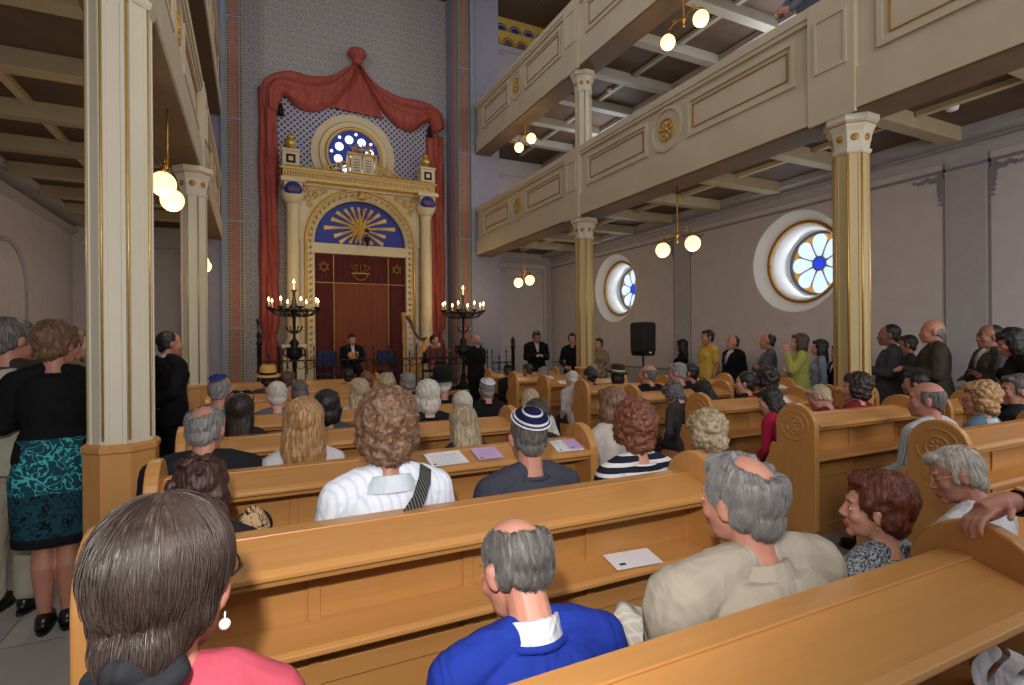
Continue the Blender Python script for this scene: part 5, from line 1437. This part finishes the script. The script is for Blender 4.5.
seat('dark-haired man in green-grey shirt below the violinist', 348, 368, 7, hair=('short', 'black'), skin='b', topc=(96, 104, 96), level=2)
seat('person with dark hair low behind curly blond woman', 392, 372, 7, hair=('short', 'dark'), skin='b', topc=(60, 40, 40), level=2)
seat('white-haired person near the far gilt column', 583, 371, 5, X=3.98, hair=('short', 'white'), skin='c', hy=R(15), topc=(200, 190, 190), level=2)
seat('grey-haired person right of the far column base', 603, 364, 6, X=4.95, hair=('bob', 'grey'), skin='c', topc=(120, 120, 128), level=2)
seat('pink-faced grey-haired person left of far column', 575, 367, 7, X=4.75, hair=('short', 'grey'), skin='r', hy=R(60), topc=(190, 184, 184), level=2)
seat('man in black skullcap in a far right pew', 513, 366, 7, X=3.98, hair=('short', 'dark'), skin='b', topc=(24, 24, 28), level=2, kippah=((20, 20, 24), None, .9))
seat('dark-haired man beside the black skullcap', 528, 363, 7, X=4.3, hair=('short', 'dark'), skin='b', hy=R(30), topc=(40, 40, 60), level=2)
seat('person with pinkish bald head, head bowed, far right pews', 557, 368, 8, X=5.0, hair=('ringbald', 'grey'), skin='r', hp=.6, topc=(120, 96, 90), level=2)
# side aisle pews
seat('dark-haired man behind the bald striped-shirt man', 898, 371, 2.9, X=5.98, hair=('short', 'black'), skin='b', hy=R(28), topc=(70, 60, 60), level=1)
# ---- standing, left aisle
rF, HF, LF = stand('standing woman seen from behind in black top and teal patterned skirt', 54, 322, 3.90, hair=('shortwave', 'curlbrown'), skin='b', fem=True, face=R(8), hy=R(-42), hp=.12, topc=(16, 16, 19), skirt=cloth((24, 66, 78), (14, 22, 30), 'damask', .8, .85, (70, 170, 176)), level=0, nstr=900, strandlen=.10, arms=('front', 'front'), shoes=(14, 14, 16), vol=.004, fat=1.08)
hm_ = MB(); loft(hm_, [(0, 0, .50, .192, .142), (0, 0, .56, .197, .147)]); mkobj('skirt_hem', remesh(hm_, .012, 2), [cloth((20, 20, 26))], rF)
rg, Hg, Lg = stand('standing grey-haired man in sand vest and beige trousers at left edge', 8, 318, 4.25, hair=('short', 'dgrey'), skin='r', face=R(-12), hy=R(-30), topc=(64, 58, 52), level=1, bottom=(190, 182, 164), arms=('front', 'front'), fat=1.05)
vm = MB(); loft(vm, [(0, 0, .84, .21, .165), (0, 0, 1.0, .208, .162), (0, 0, 1.15, .198, .15), (0, 0, 1.32, .20, .145), (0, -.01, 1.42, .165, .118), (0, -.01, 1.46, .11, .085)])
mkobj('vest', remesh(vm, .012, 3), [cloth((186, 184, 166))], rg)
stand('person with bright face behind the woman in teal skirt', 73, 328, 5.6, hair=('short', 'curlbrown'), skin='c', face=R(-70), topc=(110, 108, 106), level=2)
stand('dark-haired person mostly hidden in the left aisle', 30, 338, 6.3, hair=('short', 'dark'), skin='b', face=R(-60), topc=(40, 38, 44), level=2)
stand('person in light shirt beside the big left column', 84, 345, 6.6, hair=('short', 'brown'), skin='a', face=R(-80), topc=(60, 58, 64), level=2)
stand('man in long black suit standing between the left columns', 168, 331, 6.4, hair=('crop', 'black'), skin='b', face=R(-50), hy=R(-20), topc=(18, 18, 22), bottom=(18, 18, 22), jacket=True, shirt=(200, 200, 206), level=1, arms='back')
# ---- standing, right side wall
W = [('woman with black hair in black dress beside the loudspeaker', 682, 340, 7.4, dict(hair=('long', 'black'), skin='a', fem=True, topc=(24, 24, 34))),
     ('man in yellow T-shirt against the side wall', 708, 330, 7.3, dict(hair=('short', 'black'), skin='b', topc=(232, 196, 96), sleeve='short')),
     ('man in black suit and white shirt beside yellow T-shirt', 733, 335, 7.2, dict(hair=('receding', 'dark'), skin='r', topc=(16, 16, 20), bottom=(16, 16, 20), jacket=True, shirt=(214, 214, 222), beltc=(120, 124, 140), arms='down')),
     ('balding man in grey suit, profile, below flower window', 768, 333, 7.2, dict(hair=('receding', 'dark'), skin='b', topc=(100, 102, 110), bottom=(60, 62, 70), jacket=True, shirt=(190, 190, 196), arms='fold')),
     ('woman in yellow-green jacket with hand at her mouth', 800, 334, 6.9, dict(hair=('bob', 'brown'), skin='a', fem=True, topc=(186, 190, 104), jacket=True, arms=('chin', 'fold'))),
     ('woman with dark hair behind the yellow-green jacket', 820, 340, 7.5, dict(hair=('long', 'black'), skin='a', fem=True, topc=(150, 160, 186))),
     ('man in dark suit half hidden by the near gilt column', 839, 345, 7.5, dict(hair=('short', 'dark'), skin='r', topc=(24, 24, 28), jacket=True, shirt=(200, 200, 200))),
     ('man in charcoal jacket and white collar right of the near gilt column', 890, 324, 6.9, dict(hair=('crop', 'black'), skin='d', topc=(72, 74, 78), jacket=True, shirt=(214, 214, 214), arms='front', bottom=(40, 40, 44))),
     ('person with dark hair behind the charcoal jacket', 908, 335, 7.6, dict(hair=('short', 'black'), skin='d', topc=(60, 60, 62))),
     ('tall bald man in dark olive jacket', 934, 319, 6.7, dict(hair=('stubble', 'grey'), skin='r', topc=(70, 66, 58), jacket=True, arms='front', fat=1.1, bottom=(50, 48, 46))),
     ('man in grey jacket with folded arms by the grey wall band', 990, 324, 7.1, dict(hair=('receding', 'black'), skin='d', topc=(98, 98, 100), jacket=True, shirt=(206, 206, 206), arms='fold')),
     ('woman with black hair in black blouse at right frame edge', 1018, 329, 6.6, dict(hair=('wavybob', 'black'), skin='r', fem=True, topc=(18, 18, 20), hp=.3))]
FC = [30, 75, 80, 48, 42, 40, 60, 38, 36, 36, 50, 40]
for (lab, u, v, X, kw), fc_ in zip(W, FC):
    kw.setdefault('arms', 'down'); hp = kw.pop('hp', 0)
    stand(lab, u, v, None, X=X, face=R(fc_), hy=R(random.uniform(0, 8)), hp=hp, level=1, group='people standing along the right wall', **kw)
# ---- far standing and musicians
stand('man in black standing beside the right candelabrum', 476, 335, 10.3, hair=('stubble', 'grey'), skin='r', face=R(25), topc=(14, 14, 16), bottom=(14, 14, 16), jacket=True, level=1, arms='front')
stand('man in black suit reading from a booklet, right of the ark', 536, 330, 10.4, hair=('short', 'black'), skin='b', face=R(165), hp=.35, topc=(16, 16, 20), bottom=(16, 16, 20), jacket=True, shirt=(214, 214, 220), level=1, arms='front')
stand('woman in black with dark red scarf left of far gilt column', 572, 333, 9.6, hair=('short', 'black'), skin='a', fem=True, face=R(150), topc=(20, 20, 26), collar=(90, 24, 30), level=1)
stand('person in beige top partly behind the far gilt column', 599, 338, 9.2, hair=('short', 'dark'), skin='a', fem=True, face=R(120), topc=(150, 130, 104), level=1)
vi = person('violinist in black suit seated on the platform before the ark', at(352, 340, 12.6)[0], 12.6, None, pose='sit', s=1.0, floor=PZ, face=PI, hair=('short', 'black'), skin='a', topc=(18, 18, 22), jacket=True, shirt=(220, 220, 226), bottom=(18, 18, 20), level=1, arms='front', hp=.1, group='musicians')
vn = thing('violin', (at(352, 340, 12.6)[0]-.02, 12.30, PZ+.86), 0, 'small brown violin held by the seated musician', 'violin')
m = MB(); m.ell((-.05, 0, 0), (.085, .025, .075)); m.ell((.06, 0, .02), (.07, .025, .06)); m.build('violin_body', M['honey'], vn); MB().tube([(.10, 0, .02), (.27, 0, .06)], [.012, .009], 8).build('neck', M['iron'], vn)
chair(at(352, 340, 12.6)[0], 12.62, PZ, PI, 'blue padded chair under the seated violinist', 'blue chairs on the platform')
ha = person('harpist with dark hair seated behind the harp', at(434, 342, 12.45)[0], 12.45, None, pose='sit', s=.96, floor=PZ, face=PI+.5, hair=('bun', 'black'), skin='a', fem=True, topc=(176, 120, 110), sleeve='short', skirt=(40, 30, 40), level=1, arms='play', group='musicians')
chair(at(434, 342, 12.47)[0], 12.47, PZ, PI+.5, 'blue padded chair under the harpist', 'blue chairs on the platform')
# ---- visitor leaning over the lower gallery parapet
gy, gz = atx(812, 4, 5.72)
gp = person('person in grey shirt leaning on the gallery parapet, top of frame', 5.75, gy-.02, None, pose='stand', s=1.0, floor=4.24, face=R(75), hair=('short', 'brown'), skin='r', topc=(110, 118, 134), level=1, arms=(((-.24, .20, 1.20), (-.10, .36, 1.10), (.6, .5, .2)), ((.24, .20, 1.20), (.10, .36, 1.12), (-.6, .5, .2))), lean=.25)
# ---- white bag straps at the lower right corner
tb = thing('white_tote_bag', (1.55, .60, 0), R(10), 'white cloth tote with looped handles on shelf, lower right corner', 'bag')
bx, bz = at(1003, 668, .66); tb.location = (bx, .66, bz-.03)
MB().extr([(-.14, 0), (.14, 0), (.15, -.26), (-.15, -.26)], 'y', -.03, .03).build('bag_body', cloth((214, 214, 220)), tb, .01)
for q in (-1, 1):
    pp = [(-.08+.16*i/12, q*.022+.01*math.sin(i), .075*math.sin(PI*i/12)) for i in range(13)]
    mm_ = MB(); mm_.strip([(p[0], p[1]-.014, p[2]) for p in pp], [(p[0], p[1]+.014, p[2]+.004) for p in pp]); mm_.strip([(p[0]*.93, p[1]-.014, p[2]-.004) for p in pp], [(p[0]*.93, p[1]+.014, p[2]) for p in pp]); mm_.build('handle', cloth((214, 214, 220)), tb)

sw = thing('lace_shawl', (RX0-.02, PY[3]+.10, .70), 0, 'white lace cloth draped over arm of the carved pew end', 'shawl')
m = MB(); A_ = []; B_ = []
for i in range(15):
    t = i/14; A_.append((-.045-.012*math.sin(9*t), .16+.10*t, .16-.30*t)); B_.append((-.045+.012*math.sin(8*t+1), .26+.12*t, .10-.32*t))
m.strip(A_, B_); m.strip([(a[0]+.02, a[1], a[2]) for a in A_], [(a[0]+.02, a[1], a[2]) for a in B_]); m.strip(A_, [(a[0]+.02, a[1], a[2]) for a in A_]); m.strip(B_, [(a[0]+.02, a[1], a[2]) for a in B_])
m.build('cloth', cloth((210, 210, 206), (150, 150, 150), 'tweed', .4), sw)

# sheet on the shelf of the second pew and folded plaid jacket beside the man in beige
X, Z = at(616, 568, PY[1]-.10)
o = MB().box(-.11, -.06, 0, .11, .06, .002, 0).box(-.08, -.035, .002, -.05, -.02, .0023, 1).build('song_sheet', [M['paper'], M['navy']], None, loc=(X+.09, PY[1]-.095, .692)); o.rotation_euler = (.14, 0, -.1)
tag(o, 'white sheet with small blue mark on the shelf beside the beige jacket', 'sheet', 'sheets on the pew ledges')
X, Z = at(622, 640, 1.22)
pj = MB(); loft(pj, [(0, 0, 0, .14, .09), (.01, 0, .10, .13, .08), (.03, .0, .20, .125, .07), (.05, 0, .28, .11, .06), (.06, 0, .32, .08, .04)])
me = remesh(pj, .008, 2); displace(me, lambda p, n: noise.noise(Vector((p.x*16, p.y*16, p.z*5)))*.03)
pt_ = thing('plaid_jacket', (X-.02, 1.24, .452), .1, 'pale grey plaid jacket heaped on the seat left of the beige jacket', 'jacket')
mkobj('cloth', me, [cloth((186, 180, 170), (204, 201, 194), 'check', .8)], pt_, Matrix.Diagonal((1.0, .9, 1.2, 1)))

# ------------------------------------------------------------ camera, light, exposure
cd = bpy.data.cameras.new('camera'); cd.sensor_width = 36; cd.lens = 36*FPX/1024; cd.clip_start = .05; cd.clip_end = 100
cam = bpy.data.objects.new('camera', cd); COL.objects.link(cam); SC.camera = cam
cam.location = (0, 0, CAMZ)
fwd = Vector((math.sin(YAW), math.cos(YAW), 0)); rgt = Vector((math.cos(YAW), -math.sin(YAW), 0)); up = Vector((0, 0, 1))
r2 = rgt*math.cos(ROLL)-up*math.sin(ROLL)*-1*-1; u2 = up*math.cos(ROLL)+rgt*math.sin(ROLL)
cam.rotation_euler = Matrix((r2, u2, -fwd)).transposed().to_euler()
cd.shift_y = (HOR-342.5)/1024.0

def light(kind, name, loc, energy, color=(1, 1, 1), size=.1, rot=(0, 0, 0), sy=None, spot=None):
    l = bpy.data.lights.new(name, kind); l.energy = energy; l.color = color
    if kind == 'AREA':
        l.size = size
        if sy: l.shape = 'RECTANGLE'; l.size_y = sy
    else: l.shadow_soft_size = size
    if kind == 'SPOT': l.spot_size = spot; l.spot_blend = .6
    o = bpy.data.objects.new(name, l); COL.objects.link(o); o.location = loc; o.rotation_euler = rot; return o
# the photographer's flash, just above and left of the lens
light('SPOT', 'camera_flash', (-.10, .0, 1.90), FLASH, (1, .95, .89), .03, (R(90-2), 0, R(-10)), None, R(125))
# added unseen fills: bluish under the nave ceiling, warmer one behind the camera
light('AREA', 'nave_top_fill', (2.3, 4.5, 10.5), TOPL, (.90, .92, 1), 5.0, (0, 0, 0), 12)
light('AREA', 'rear_fill', (2.6, -2.8, 5.6), BACKL, (1, .96, .92), 7.0, (R(90+4), 0, 0), 4.0)
for yc in WY:
    light('AREA', 'window_daylight', (XW_R+.50, yc, WZ), 9, (.85, .92, 1), .9, (0, R(90), 0))
light('AREA', 'left_aisle_fill', (-3.1, 3.0, 2.6), 1.5, (.85, .9, 1), 1.6, (0, R(-90), 0))  # unseen weak fill beside the windowless left wall
for x in (at(294, 300, 12.2)[0], at(463, 300, 12.2)[0]):
    light('POINT', 'candle_light', (x, 11.9, PZ+2.3), 14, (1, .72, .42), .25)
light('AREA', 'right_aisle_fill', (5.9, -1.5, 2.4), 75, (1, .95, .92), 1.8, (R(82), 0, R(-22)), 1.6)  # unseen fill added to brighten the right aisle and its wall
for zz in (5.75, 9.2):  # fills added to lift the upper tier; the wall has no openings here
    for yy in (1.0, 5.9, 10.8): light('AREA', 'upper_fill', (XW_R-.05, yy, zz), 26, (.9, .94, 1), 1.2, (0, R(90), 0))
light('AREA', 'upper_fill', (XW_L+.05, 6, 9.2), 120, (.9, .94, 1), 3, (0, R(-90), 0))  # fill added above the left gallery to brighten the parapet faces
w = bpy.data.worlds.new('world'); SC.world = w; w.use_nodes = True
w.node_tree.nodes['Background'].inputs[0].default_value = (.86, .89, 1, 1); w.node_tree.nodes['Background'].inputs[1].default_value = WORLD
SC.view_settings.view_transform = 'Standard'; SC.view_settings.look = 'None'; SC.view_settings.exposure = EXPO
SC.view_settings.gamma = 1.0; SC.view_settings.use_curve_mapping = False
